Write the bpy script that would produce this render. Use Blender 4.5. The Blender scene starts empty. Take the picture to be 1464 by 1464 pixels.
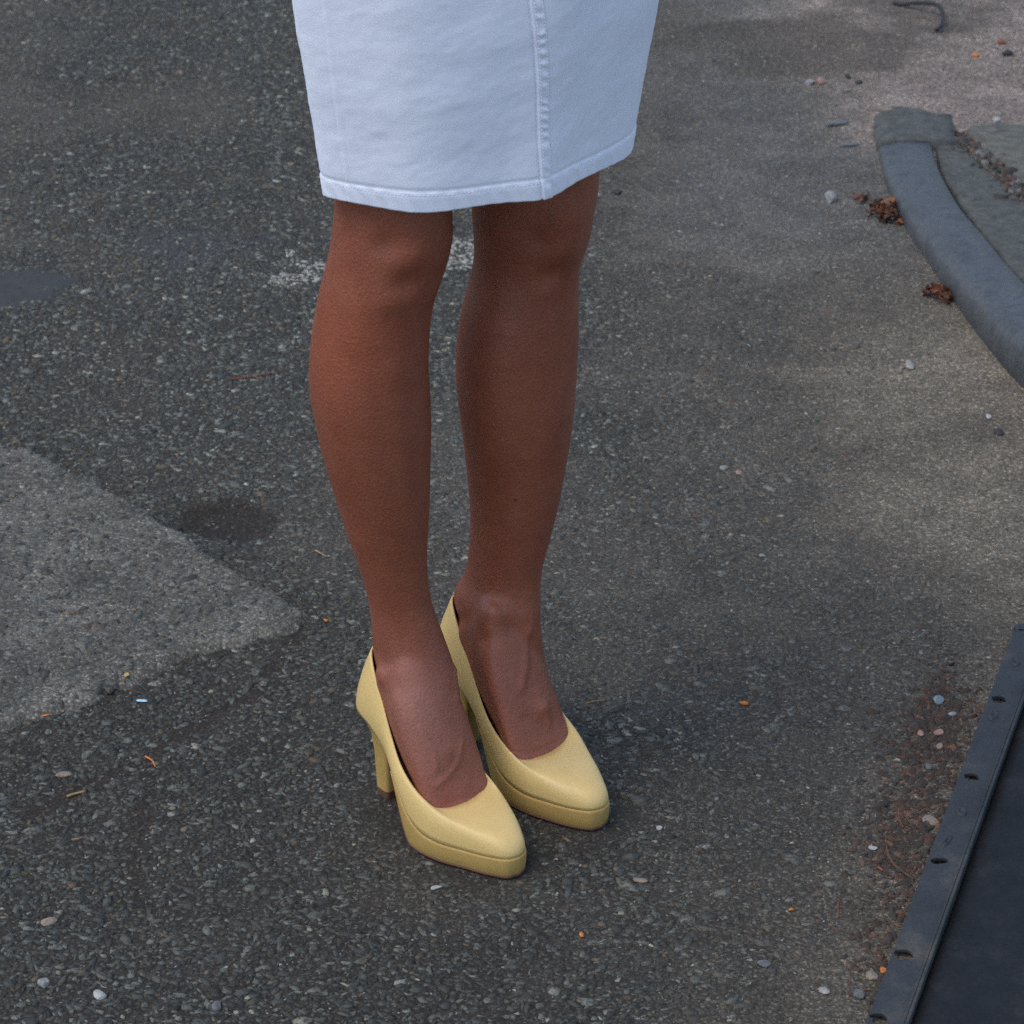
import bpy, bmesh, math, random
import numpy as np
from mathutils import Vector
from mathutils.bvhtree import BVHTree

random.seed(7)
RNG = np.random.default_rng(11)
S = bpy.context.scene

# ------------------------------------------------------------------ camera
CAM_H, CAM_D, PITCH, FOV = 1.55, 2.30, math.radians(28.5), math.radians(19.9)
cam_data = bpy.data.cameras.new('camera')
cam_data.sensor_fit = 'HORIZONTAL'
cam_data.angle = FOV
cam_data.clip_start, cam_data.clip_end = 0.05, 500
cam_data.dof.use_dof = True
cam_data.dof.focus_distance = 2.62
cam_data.dof.aperture_fstop = 18
cam = bpy.data.objects.new('camera', cam_data)
S.collection.objects.link(cam)
cam.location = (0, -CAM_D, CAM_H)
cam.rotation_euler = (math.pi / 2 - PITCH, 0, 0)
S.camera = cam

# ------------------------------------------------------------------ sky, sun, exposure
SUN_EL, SUN_AZ = math.radians(62), math.radians(212)   # azimuth of the sun: measured from +x, counter-clockwise
world = bpy.data.worlds.new('World'); S.world = world; world.use_nodes = True
wn = world.node_tree
sky = wn.nodes.new('ShaderNodeTexSky'); sky.sky_type = 'NISHITA'; sky.sun_disc = False
sky.sun_elevation = SUN_EL; sky.sun_rotation = math.pi / 2 - SUN_AZ
sky.air_density = 1.0; sky.dust_density = 1.5; sky.ozone_density = 1.0
bg = wn.nodes['Background']; bg.inputs['Strength'].default_value = 0.15
wn.links.new(sky.outputs[0], bg.inputs[0])
sun_data = bpy.data.lights.new('sun', 'SUN')
sun_data.energy = 0.75; sun_data.angle = math.radians(42); sun_data.color = (1.0, 0.98, 0.96)
sun = bpy.data.objects.new('sun', sun_data); S.collection.objects.link(sun)
sdir = Vector((math.cos(SUN_EL) * math.cos(SUN_AZ), math.cos(SUN_EL) * math.sin(SUN_AZ), math.sin(SUN_EL)))
sun.rotation_euler = sdir.to_track_quat('Z', 'Y').to_euler()
sun.location = (-3, -1, 5)
vs = S.view_settings
vs.view_transform = 'Standard'; vs.look = 'None'; vs.gamma = 1.0; vs.exposure = 0.64; vs.use_curve_mapping = False
S.cycles.use_denoising = False; S.render.filter_size = 1.15
S.cycles.max_bounces = 5; S.cycles.diffuse_bounces = 3; S.cycles.glossy_bounces = 2
S.cycles.use_adaptive_sampling = True; S.cycles.adaptive_threshold = 0.02

# ------------------------------------------------------------------ measuring helpers
_f = 732 / math.tan(FOV / 2)
_fw = np.array([0, math.cos(PITCH), -math.sin(PITCH)]); _up = np.array([0, math.sin(PITCH), math.cos(PITCH)])
_C = np.array([0, -CAM_D, CAM_H])
def ray(u, v): return _fw + np.array([1., 0, 0]) * (u - 732) / _f - _up * (v - 732) / _f
def gp(u, v, z=0.0):
    """a measured point of the photograph that lies at height z"""
    d = ray(u, v); return _C + d * (z - CAM_H) / d[2]
def at_depth(u, v, y):
    d = ray(u, v); return _C + d * (y + CAM_D) / d[1]

# ------------------------------------------------------------------ numpy noise
def _hash(ix, iy, seed):
    h = (ix.astype(np.int64) * 374761393 + iy.astype(np.int64) * 668265263 + seed * 1442695041) & 0xffffffff
    h = ((h ^ (h >> 13)) * 1274126177) & 0xffffffff
    return ((h ^ (h >> 16)) & 0xffff) / 65535.0
def vnoise(x, y, seed=0):
    ix, iy = np.floor(x), np.floor(y); fx, fy = x - ix, y - iy
    fx = fx * fx * (3 - 2 * fx); fy = fy * fy * (3 - 2 * fy)
    a, b = _hash(ix, iy, seed), _hash(ix + 1, iy, seed)
    c, d = _hash(ix, iy + 1, seed), _hash(ix + 1, iy + 1, seed)
    return (a * (1 - fx) + b * fx) * (1 - fy) + (c * (1 - fx) + d * fx) * fy
def fbm(x, y, s=1.0, o=4, seed=0):
    v, a, t = 0, .5, 0
    for i in range(o):
        v = v + a * vnoise(x * s, y * s, seed + i * 17); t += a; a *= .5; s *= 2.03
    return v / t
def sstep(a, b, x):
    t = np.clip((x - a) / (b - a), 0, 1); return t * t * (3 - 2 * t)

# ------------------------------------------------------------------ object helpers
def put(name, mesh, mat=None, parent=None, smooth=False):
    o = bpy.data.objects.new(name, mesh); S.collection.objects.link(o)
    if mat and not mesh.materials: mesh.materials.append(mat)
    if parent: o.parent = parent
    if smooth: mesh.polygons.foreach_set('use_smooth', np.ones(len(mesh.polygons), bool))
    return o
def pymesh(name, verts, faces):
    m = bpy.data.meshes.new(name)
    m.from_pydata([tuple(map(float, v)) for v in verts], [], [tuple(map(int, f)) for f in faces]); m.update(); return m
def npmesh(name, V, F):
    """V (n,3), F (m,k) with the same k for all faces"""
    m = bpy.data.meshes.new(name); k = F.shape[1]
    m.vertices.add(len(V)); m.vertices.foreach_set('co', V.astype(np.float32).ravel())
    m.loops.add(F.size); m.loops.foreach_set('vertex_index', F.astype(np.int32).ravel())
    m.polygons.add(len(F)); m.polygons.foreach_set('loop_start', np.arange(0, F.size, k, dtype=np.int32))
    m.update(calc_edges=True); m.validate(); return m
def set_col(mesh, C, name='col'):
    a = mesh.attributes.new(name, 'FLOAT_COLOR', 'POINT')
    C4 = np.ones((len(C), 4), np.float32); C4[:, :3] = C; a.data.foreach_set('color', C4.ravel())
def tag(o, label=None, cat=None, group=None, kind=None):
    if label: o['label'] = label
    if cat: o['category'] = cat
    if group: o['group'] = group
    if kind: o['kind'] = kind
    return o
def empty(name, loc=(0, 0, 0)):
    o = bpy.data.objects.new(name, None); S.collection.objects.link(o); o.location = loc
    o.empty_display_size = .05; return o
def grid_faces(nr, nc, wrap=False):
    f = []
    for i in range(nr - 1):
        for j in range(nc if wrap else nc - 1):
            k = (j + 1) % nc
            f.append((i * nc + j, i * nc + k, (i + 1) * nc + k, (i + 1) * nc + j))
    return f
def loft(rings, cap=True):
    """rings: list of (n,3) arrays -> verts, faces (closed rings)"""
    n = len(rings[0]); V = np.concatenate(rings); F = grid_faces(len(rings), n, True)
    if cap: F += [tuple(range(n - 1, -1, -1)), tuple(range((len(rings) - 1) * n, len(rings) * n))]
    return V, F
def catmull(P, n=10, closed=False):
    P = np.asarray(P, float); m = len(P); out = []
    rng = range(m) if closed else range(m - 1)
    for i in rng:
        if closed: a, b, c, d = P[(i - 1) % m], P[i], P[(i + 1) % m], P[(i + 2) % m]
        else: a, b, c, d = P[max(i - 1, 0)], P[i], P[i + 1], P[min(i + 2, m - 1)]
        for t in np.linspace(0, 1, n, endpoint=False):
            out.append(.5 * (2 * b + (c - a) * t + (2 * a - 5 * b + 4 * c - d) * t * t + (3 * b - a - 3 * c + d) * t ** 3))
    if not closed: out.append(P[-1])
    return np.array(out)
def resample(P, n, closed=False):
    Q = np.vstack([P, P[:1]]) if closed else P
    d = np.r_[0, np.cumsum(np.linalg.norm(np.diff(Q, axis=0), axis=1))]
    t = np.linspace(0, d[-1], n, endpoint=not closed)
    return np.stack([np.interp(t, d, Q[:, k]) for k in range(Q.shape[1])], 1)

# ------------------------------------------------------------------ materials
def mat_base(name, rough=.8, spec=.5):
    m = bpy.data.materials.new(name); m.use_nodes = True; nt = m.node_tree
    b = nt.nodes['Principled BSDF']; b.inputs['Roughness'].default_value = rough
    b.inputs['Specular IOR Level'].default_value = spec
    return m, nt, b
def node(nt, t, **kw):
    n = nt.nodes.new(t)
    for k, v in kw.items():
        if hasattr(n, k): setattr(n, k, v)
        else: n.inputs[k.replace('_', ' ')].default_value = v
    return n
def objcoord(nt):
    return nt.nodes.new('ShaderNodeTexCoord').outputs['Object']
def noise_tex(nt, co, scale, detail=4, rough=.55):
    n = nt.nodes.new('ShaderNodeTexNoise'); n.inputs['Scale'].default_value = scale
    n.inputs['Detail'].default_value = detail; n.inputs['Roughness'].default_value = rough
    nt.links.new(co, n.inputs['Vector']); return n
def ramp(nt, fac, stops):
    r = nt.nodes.new('ShaderNodeValToRGB'); nt.links.new(fac, r.inputs[0])
    while len(r.color_ramp.elements) < len(stops): r.color_ramp.elements.new(.5)
    for e, (p, c) in zip(r.color_ramp.elements, stops):
        e.position = p; e.color = (*c, 1) if len(c) == 3 else c
    return r.outputs[0]
def mix(nt, a, b, fac, mode='MIX'):
    m = nt.nodes.new('ShaderNodeMix'); m.data_type = 'RGBA'; m.blend_type = mode
    for s, i in ((fac, 0), (a, 6), (b, 7)):
        if isinstance(s, (int, float)): m.inputs[i].default_value = s
        elif isinstance(s, tuple): m.inputs[i].default_value = (*s, 1)
        else: nt.links.new(s, m.inputs[i])
    return m.outputs[2]
def bump(nt, b, h, strength, dist, prev=None):
    n = nt.nodes.new('ShaderNodeBump'); n.inputs['Strength'].default_value = strength; n.inputs['Distance'].default_value = dist
    nt.links.new(h, n.inputs['Height'])
    if prev: nt.links.new(prev, n.inputs['Normal'])
    nt.links.new(n.outputs[0], b.inputs['Normal']); return n.outputs[0]
def attr(nt, name='col'):
    a = nt.nodes.new('ShaderNodeAttribute'); a.attribute_name = name; return a.outputs['Color']

def m_ground():
    m, nt, b = mat_base('road_binder_and_dust', .88, .3); co = objcoord(nt)
    n2 = noise_tex(nt, co, 200, 5, .75)
    c = mix(nt, attr(nt), ramp(nt, n2.outputs[0], [(.28, (.6, .6, .6)), (.5, (1.05, 1.05, 1.05)), (.72, (1.7, 1.66, 1.62))]), .9, 'MULTIPLY')
    vo = node(nt, 'ShaderNodeTexVoronoi', Scale=370.0); nt.links.new(co, vo.inputs['Vector'])
    sep = nt.nodes.new('ShaderNodeSeparateColor'); nt.links.new(vo.outputs['Color'], sep.inputs[0])
    sp = ramp(nt, sep.outputs[0], [(.0, (.62, .62, .63)), (.5, (1.0, .99, .97)), (.8, (1.3, 1.31, 1.33)), (.95, (2.0, 1.95, 1.9)), (1., (2.8, 2.7, 2.6))])
    ed = ramp(nt, vo.outputs['Distance'], [(.35, (1.1, 1.1, 1.1)), (.62, (.62, .6, .57))])
    c = mix(nt, c, sp, .75, 'MULTIPLY'); c = mix(nt, c, ed, .75, 'MULTIPLY')
    h = nt.nodes.new('ShaderNodeMath'); h.operation = 'MULTIPLY_ADD'; h.inputs[1].default_value = .35
    nt.links.new(ed, h.inputs[0]); nt.links.new(n2.outputs[0], h.inputs[2])
    nt.links.new(c, b.inputs['Base Color'])
    bump(nt, b, h.outputs[0], .6, .003)
    return m
def m_stone():
    m, nt, b = mat_base('road_aggregate', .7, .4); co = objcoord(nt)
    n1 = noise_tex(nt, co, 420, 4, .75)
    c = mix(nt, attr(nt), ramp(nt, n1.outputs[0], [(.3, (.6, .6, .6)), (.7, (1.4, 1.4, 1.4))]), .8, 'MULTIPLY')
    n2 = noise_tex(nt, co, 190, 3, .65)
    c = mix(nt, c, (.041, .037, .027), ramp(nt, n2.outputs[0], [(.50, (0, 0, 0)), (.60, (.85, .85, .85))]))
    nt.links.new(c, b.inputs['Base Color']); bump(nt, b, n1.outputs[0], .5, .0015)
    return m
def m_skin():
    m, nt, b = mat_base('skin', .48, .42); co = objcoord(nt)
    n1 = noise_tex(nt, co, 14, 4, .6); n2 = noise_tex(nt, co, 60, 3, .6); n3 = noise_tex(nt, co, 420, 2, .5)
    c = ramp(nt, n1.outputs[0], [(.3, (.215, .062, .031)), (.7, (.265, .086, .046))])
    c = mix(nt, c, ramp(nt, n2.outputs[0], [(.3, (.88, .84, .84)), (.7, (1.1, 1.1, 1.1))]), .6, 'MULTIPLY')
    c = mix(nt, c, ramp(nt, n3.outputs[0], [(.3, (.86, .84, .82)), (.7, (1.12, 1.12, 1.12))]), .55, 'MULTIPLY')
    c = mix(nt, c, attr(nt), 1.0, 'MULTIPLY')
    nt.links.new(c, b.inputs['Base Color'])
    b.inputs['Subsurface Weight'].default_value = .12; b.inputs['Subsurface Radius'].default_value = (.01, .004, .002)
    b.inputs['Subsurface Scale'].default_value = .4
    vo = node(nt, 'ShaderNodeTexVoronoi', Scale=330.0); nt.links.new(co, vo.inputs['Vector'])
    p = bump(nt, b, vo.outputs['Distance'], .28, .0011); bump(nt, b, n3.outputs[0], .3, .0008, p)
    return m
def m_denim():
    m, nt, b = mat_base('white_cotton_twill', .9, .2); co = objcoord(nt)
    n1 = noise_tex(nt, co, 9, 4, .6); n2 = noise_tex(nt, co, 700, 2, .6)
    c = ramp(nt, n1.outputs[0], [(.3, (.755, .775, .855)), (.7, (.825, .845, .92))])
    c = mix(nt, c, ramp(nt, n2.outputs[0], [(.3, (.92, .92, .92)), (.7, (1.04, 1.04, 1.04))]), .7, 'MULTIPLY')
    nt.links.new(c, b.inputs['Base Color']); b.inputs['Sheen Weight'].default_value = .1
    bump(nt, b, n2.outputs[0], .3, .0006)
    return m
def m_leather(name, c0, c1, rough, sp=.45, grain=650, bs=.25):
    m, nt, b = mat_base(name, rough, sp); co = objcoord(nt)
    n1 = noise_tex(nt, co, 30, 4, .6); n2 = noise_tex(nt, co, grain, 3, .6)
    c = ramp(nt, n1.outputs[0], [(.3, c0), (.7, c1)])
    c = mix(nt, c, ramp(nt, n2.outputs[0], [(.3, (.86, .86, .86)), (.7, (1.1, 1.1, 1.1))]), .6, 'MULTIPLY')
    nt.links.new(c, b.inputs['Base Color']); bump(nt, b, n2.outputs[0], bs, .0006)
    return m
def m_speckle(name, c0, c1, scale, rough=.8, spec=.4, metal=0, fine=500, bs=.4, bd=.002, c2=None):
    m, nt, b = mat_base(name, rough, spec); co = objcoord(nt); b.inputs['Metallic'].default_value = metal
    n1 = noise_tex(nt, co, scale, 6, .65); n2 = noise_tex(nt, co, fine, 3, .7)
    c = ramp(nt, n1.outputs[0], [(.32, c0), (.68, c1)] if c2 is None else [(.3, c0), (.55, c1), (.72, c2)])
    c = mix(nt, c, ramp(nt, n2.outputs[0], [(.3, (.65, .65, .65)), (.7, (1.35, 1.35, 1.35))]), .7, 'MULTIPLY')
    nt.links.new(c, b.inputs['Base Color']); bump(nt, b, n2.outputs[0], bs, bd)
    return m
M_ground, M_stone, M_skin, M_denim = m_ground(), m_stone(), m_skin(), m_denim()
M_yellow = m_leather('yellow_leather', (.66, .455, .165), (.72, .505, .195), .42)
M_yellow_shaded = m_leather('yellow_leather_shaded', (.42, .265, .078), (.47, .305, .094), .6, .3)  # same yellow leather, with the shade on platform and heel put into its colour
M_sole = m_leather('brown_sole_leather', (.10, .045, .025), (.14, .06, .035), .6)
M_lining = m_leather('dark_lining', (.09, .045, .03), (.12, .06, .04), .7)
M_steel = m_speckle('worn_steel', (.056, .058, .059), (.088, .091, .093), 34, .55, .35, .25, 180, .45, .0012, (.080, .068, .056))
M_conc = m_speckle('old_concrete', (.07, .07, .056), (.14, .136, .112), 60, .9, .3, 0, 260, .7, .002)
M_conc2 = m_speckle('kerb_concrete', (.052, .054, .048), (.105, .106, .094), 60, .9, .3, 0, 260, .7, .002)
M_black = m_speckle('black_painted_steel', (.022, .024, .025), (.036, .039, .040), 14, .6, .35, 0, 350, .25, .0007, (.08, .070, .054))
M_blackpan = m_speckle('dusty_black_sheet', (.008, .009, .0095), (.013, .014, .015), 22, .62, .22, 0, 240, .4, .001, (.026, .025, .022))
M_tar = m_speckle('smooth_tar', (.046, .047, .045), (.060, .061, .058), 40, .9, .2, 0, 700, .3, .0006)

# ------------------------------------------------------------------ the lay of the road
PATCH = np.array([gp(*p)[:2] for p in [(-260, 700), (-120, 650), (0, 645), (40, 648), (100, 680), (200, 735), (300, 800), (400, 862),
                                     (432, 885), (410, 902), (370, 905), (335, 922), (270, 935), (200, 972), (130, 1005), (60, 1022), (0, 1040), (-200, 1110)]])
TARS = [[(-60, 405), (10, 388), (60, 385), (90, 392), (105, 403), (70, 425), (40, 436), (0, 440), (-60, 440)],
        [(185, 350), (230, 325), (300, 322), (380, 330), (400, 345), (360, 360), (290, 378), (240, 385), (215, 370)]]
TARS = [np.array([gp(*p)[:2] for p in t]) for t in TARS]
def poly_sd(x, y, P):
    """signed distance to a polygon, positive inside"""
    d = np.full(x.shape, 1e9); ins = np.zeros(x.shape, bool)
    for (ax, ay), (bx, by) in zip(P, np.roll(P, -1, 0)):
        ex, ey = bx - ax, by - ay
        t = np.clip(((x - ax) * ex + (y - ay) * ey) / (ex * ex + ey * ey), 0, 1)
        d = np.minimum(d, np.hypot(x - ax - t * ex, y - ay - t * ey))
        c = ((ay > y) != (by > y)) & (x < (bx - ax) * (y - ay) / (by - ay + 1e-12) + ax)
        ins ^= c
    return np.where(ins, d, -d)
def dirt_mask(x, y):
    n = fbm(x, y, 3.5, 4, 3) - .5; n2 = fbm(x * 1., y * 2.2, 9, 3, 5) - .5
    far = sstep(1.02, 1.42, y + .45 * (x - .3) + .35 * n + .2 * n2) * sstep(.0, .32, x + .3 * n)
    kerbside = sstep(.17, .55, x + .3 * n + .12 * n2) * sstep(-.02, .35, y + .2 * n) * .95
    plate = sstep(.2, .42, x - .32 * y + .15 * n) * .75 * sstep(.5, .2, y)
    base = .32 * sstep(.0, .3, x + .3 * n)
    ul = sstep(.55, .75, fbm(x, y, 2.2, 4, 9)) * .35
    return np.clip(np.maximum(np.maximum(far, kerbside), np.maximum(np.maximum(plate, base), ul)), 0, 1)
def sand_mask(x, y):
    n = fbm(x, y, 5, 4, 21) - .5
    return sstep(.33, .6, x + .35 * n) * sstep(1.5, 1.85, y + .5 * n + .3 * (x - .5))
def damp_hollow_mask(x, y):
    n = fbm(x, y, 7, 4, 33) - .5
    c = gp(1180, 62); c2 = gp(1075, 95)
    n = n + .5 * (fbm(x, y * 1.8, 16, 4, 35) - .5)
    a = 1 - np.hypot((x - c[0]) / .26, (y - c[1]) / .2) + 1.7 * n
    b = 1 - np.hypot((x - c2[0]) / .13, (y - c2[1]) / .09) + 1.2 * n
    h = gp(318, 742); d = 1 - np.hypot((x - h[0] + .35 * (y - h[1])) / .075, (y - h[1]) / .06) + .7 * n  # d only darkens the hollow beside the patch
    return np.clip(np.maximum(np.maximum(sstep(-.05, .65, a), sstep(.2, .6, b) * .8), sstep(.05, .4, d) * 1.35), 0, 1.35)
def tar_soft(x, y):
    return sstep(-.02, .03, poly_sd(x, y, TARS[1]) + .07 * (fbm(x, y, 14, 4, 37) - .5))
def hole_depth(x, y):
    h = gp(318, 746); r = np.hypot((x - h[0] + .35 * (y - h[1])) / .075, (y - h[1]) / .06)
    return -.012 * sstep(1.1, .3, r)
def relief(x, y):
    z = .004 * (fbm(x, y, 4, 3, 41) - .5) + .002 * (fbm(x, y, 22, 3, 43) - .5)
    z = z + hole_depth(x, y)
    z = z + .006 * sstep(.4, .56, x) * sstep(.5, .9, y)
    z = z + .013 * sstep(1.64, 1.80, y + .1 * (fbm(x, y, 9, 3, 45) - .5)) * sstep(.42, .56, x)
    near = sstep(.3, .18, np.hypot(x + .03, y + .03))          # level under the shoes
    return z * (1 - near) - .0007 * near
def crack(x, y):
    """thin cracks in the wearing course by the patch"""
    segs = [[(430, 895), (370, 985), (300, 1030), (235, 1065), (215, 1085), (120, 1125), (40, 1165)], [(215, 1085), (205, 1150), (190, 1240), (205, 1300)]]
    d = np.full(x.shape, 1e9)
    for sgm in segs:
        P = [gp(*p) for p in sgm]
        for a, b in zip(P[:-1], P[1:]):
            ex, ey = b[0] - a[0], b[1] - a[1]
            t = np.clip(((x - a[0]) * ex + (y - a[1]) * ey) / (ex * ex + ey * ey), 0, 1)
            d = np.minimum(d, np.hypot(x - a[0] - t * ex, y - a[1] - t * ey))
    return sstep(.014, .003, d + .016 * (fbm(x, y, 40, 3, 51) - .5))

C_BIND = np.array([.052, .046, .036]); C_DUST = np.array([.158, .133, .096]); C_SAND = np.array([.215, .174, .143]); C_DAMP_HOLLOW = np.array([.060, .050, .037])
def road_tone(x, y):
    """asphalt tone factor: darker towards the lower stretch, varied at random"""
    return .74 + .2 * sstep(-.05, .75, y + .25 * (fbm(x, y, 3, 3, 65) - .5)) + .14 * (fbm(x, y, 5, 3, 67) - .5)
def ground_colour(x, y):
    n = fbm(x, y, 30, 4, 61)[:, None]; d = dirt_mask(x, y)[:, None]; s = sand_mask(x, y)[:, None]; w = damp_hollow_mask(x, y)[:, None]
    n3 = fbm(x + .3 * y, y * 1.9, 8, 4, 63)[:, None]
    c = C_BIND * (.75 + .5 * n) * (1 - d) + C_DUST * (.45 + .6 * n + .55 * n3) * d
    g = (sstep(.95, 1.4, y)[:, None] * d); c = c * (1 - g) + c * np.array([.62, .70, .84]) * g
    c = c * (1 - s) + C_SAND * (.4 + .5 * n + .75 * n3) * s
    c = c * (1 - .7 * w) + C_DAMP_HOLLOW * .7 * w * np.where(w > 1, .55, 1)  # damp stains; the hollow is darkened most
    tf = tar_soft(x, y)[:, None]; c = c * (1 - .7 * tf) + np.array([.058, .058, .058]) * .7 * tf
    c = c * np.maximum(road_tone(x, y)[:, None], d)
    k = crack(x, y)[:, None]; c = c * (1 - .65 * k) + np.array([.03, .021, .014]) * .65 * k
    return c

# ------------------------------------------------------------------ road sheet
st = .0068
gx = np.r_[-60, -20, -6, -3, np.arange(-1.35, 1.3501, st), 3, 6, 20, 60]
gy = np.r_[-20, -6, -2.5, -1.2, np.arange(-.62, 2.72, st), 3.2, 4.2, 7, 15, 60, 120]
X, Y = np.meshgrid(gx, gy); xf, yf = X.ravel(), Y.ravel()
inn = (np.abs(xf) < 1.36) & (yf > -.63) & (yf < 2.73)
Z = np.where(inn, relief(xf, yf), -.001)
nr, nc = X.shape
I = np.arange(nr * nc).reshape(nr, nc)
F = np.stack([I[:-1, :-1], I[:-1, 1:], I[1:, 1:], I[1:, :-1]], -1).reshape(-1, 4)
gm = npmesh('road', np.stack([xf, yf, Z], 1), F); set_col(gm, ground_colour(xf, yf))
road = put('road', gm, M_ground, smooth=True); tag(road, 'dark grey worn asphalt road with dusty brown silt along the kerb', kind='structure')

# ------------------------------------------------------------------ old asphalt patch at the left
px, py = PATCH[:, 0], PATCH[:, 1]
ax = np.arange(-.95, -.2, .0035); ay = np.arange(.03, .74, .0035)
X, Y = np.meshgrid(ax, ay); sd = poly_sd(X + .012 * (fbm(X, Y, 40, 3, 71) - .5), Y + .026 * (fbm(X, Y, 40, 2, 73) - .5), PATCH)
zt = .0088 * sstep(-.010, .006, sd) + .003 * (fbm(X, Y, 14, 3, 75) - .5) - .006 * sstep(-.004, -.014, sd)
I = np.arange(X.size).reshape(X.shape)
keep = (sd > -.018)
kq = keep[:-1, :-1] & keep[:-1, 1:] & keep[1:, 1:] & keep[1:, :-1]
F = np.stack([I[:-1, :-1], I[:-1, 1:], I[1:, 1:], I[1:, :-1]], -1)[kq]
used, inv = np.unique(F, return_inverse=True); F = inv.reshape(-1, 4)
V = np.stack([X.ravel(), Y.ravel(), zt.ravel()], 1)[used]
pm = npmesh('road_patch', V, F)
n = fbm(V[:, 0], V[:, 1], 18, 5, 77)[:, None]; e = sstep(.05, .0, sd.ravel()[used])[:, None]
set_col(pm, np.array([.106, .099, .081]) * (.45 + 1.1 * n) * (1 + .35 * e * (n - .3)))
patch = put('road_patch', pm, M_ground, smooth=True)
tag(patch, 'pale worn asphalt patch with a pointed corner at the left', kind='structure')

# smooth tar repairs
for t, lab in zip(TARS[:1], ('small smooth dark tar fill at the left edge',)):
    C0 = t.mean(0); ring = resample(catmull(t, 6, True), 180, True); rings = []
    for k, zz in ((1.12, -.002), (1.0, .0002), (.85, .0007), (.5, .0008), (.02, .0008)):
        r = C0 + (ring - C0) * k; r = r + .03 * k * np.stack([fbm(r[:, 0], r[:, 1], 45, 4, 81) - .5, fbm(r[:, 0], r[:, 1], 45, 4, 83) - .5], 1)
        rings.append(np.column_stack([r, np.full(180, zz) + relief(r[:, 0], r[:, 1])]))
    v, f = loft(rings[::-1], False); o = put('tar_fill', pymesh('tar_fill', v, f), M_tar, smooth=True)
    tag(o, lab, kind='structure')

# ------------------------------------------------------------------ crushed stone bedded in the road
def stone_templates(n, rng, k=6):
    """crushed stone: an uneven prism, narrower and tilted at its worn top"""
    T = []
    for _ in range(n):
        a = np.sort((np.arange(k) + .75 * (rng.random(k) - .5)) / k * 2 * np.pi); r = .78 + .34 * rng.random(k)
        lo = np.column_stack([r * np.cos(a), r * np.sin(a), np.full(k, -1.)])
        q = .74 + .24 * rng.random(k); hi = lo * q[:, None]; hi[:, :2] += .14 * rng.normal(size=2)
        hi[:, 2] = .9 + .32 * rng.normal() * hi[:, 0] + .32 * rng.normal() * hi[:, 1] + .08 * rng.normal(size=k)
        T.append(np.vstack([lo, hi]))
    F = []
    for i in range(k):
        j = (i + 1) % k; F += [(i, j, k + j), (i, k + j, k + i)]
    F += [(k, k + i, k + i + 1) for i in range(1, k - 1)]
    return np.array(T), np.array(F)
def grit_templates(n, rng, k=5):
    T = []
    for _ in range(n):
        a = np.sort((np.arange(k) + .7 * (rng.random(k) - .5)) / k * 2 * np.pi); r = .7 + .5 * rng.random(k)
        T.append(np.vstack([np.column_stack([r * np.cos(a), r * np.sin(a), np.full(k, -.6)]), [[.3 * rng.normal(), .3 * rng.normal(), .9]]]))
    return np.array(T), np.array([(i, (i + 1) % k, k) for i in range(k)])
T_ST = stone_templates(40, np.random.default_rng(3)); T_GR = grit_templates(24, np.random.default_rng(4))
def build_stones(name, xy, size, zc, cols, rng, flat=.62, tpl=None):
    T_, F_ = tpl or T_ST; k = T_.shape[1]
    n = len(xy); v = T_[rng.integers(0, len(T_), n)].copy()
    sx = (.9 + .9 * rng.random(n)); sy = (.5 + .4 * rng.random(n)); sz = flat * (.7 + .5 * rng.random(n))
    v *= (np.stack([sx, sy, sz], 1) * size[:, None])[:, None, :] * .5
    a = rng.normal(0, .75, n) + np.pi * rng.integers(0, 2, n); ca, sa = np.cos(a)[:, None], np.sin(a)[:, None]
    z = v[..., 2]
    x = ca * v[..., 0] - sa * v[..., 1]; y = sa * v[..., 0] + ca * v[..., 1]
    V = np.stack([x + xy[:, :1], y + xy[:, 1:2], z + zc[:, None]], -1).reshape(-1, 3)
    F = (F_[None] + (np.arange(n) * k)[:, None, None]).reshape(-1, 3)
    m = npmesh(name, V, F); set_col(m, np.repeat(cols, k, 0)); return m
def stone_colours(n, rng):
    r = rng.random(n); g = rng.random(n)[:, None]; c = np.array([.046, .047, .045]) * (.45 + 1.0 * g)
    def setc(lo, hi, base, var):
        k = (r >= lo) & (r < hi); c[k] = (np.array(base) * (1 - var + 2 * var * rng.random((n, 1))))[k]
    setc(.26, .46, (.055, .060, .060), .4)
    setc(.46, .70, (.096, .098, .092), .3)
    setc(.70, .90, (.140, .143, .135), .3)
    setc(.90, .935, (.23, .23, .215), .3)
    setc(.935, .975, (.105, .080, .052), .4)
    setc(.975, .985, (.18, .125, .09), .4)
    setc(.990, 1, (.33, .315, .27), .25)
    return c * np.array([.98, .98, .83])
def paint_mask(x, y):
    m = np.zeros(x.shape)
    for u, v, ru, rv in ((440, 372, 60, 22), (425, 402, 50, 14), (655, 365, 50, 32), (560, 372, 100, 20)):
        c = gp(u, v); e = gp(u + ru, v); k = gp(u, v - rv)
        m = np.maximum(m, 1 - np.hypot((x - c[0]) / (e[0] - c[0]), (y - c[1]) / (k[1] - c[1])))
    return sstep(.49, .55, fbm(x, y, 30, 3, 91) * .75 + .3 * m) * (m > 0)
rng = np.random.default_rng(5)
def in_view(xy, margin): return np.abs(xy[:, 0]) < margin + .431 + (xy[:, 1] + .348) * .155      # as far as the view reaches, and a margin
def under_shoe(xy):
    k = np.zeros(len(xy), bool)
    for h in ((-.118, 0.), (-.035, .077)):
        p = xy - np.array(h); a, b = p @ np.array([.66, -.752]), p @ np.array([.752, .66])
        k |= (a > -.02) & (a < .20) & (np.abs(b) < .045)
    return k
XY, SZ = [], []
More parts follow.
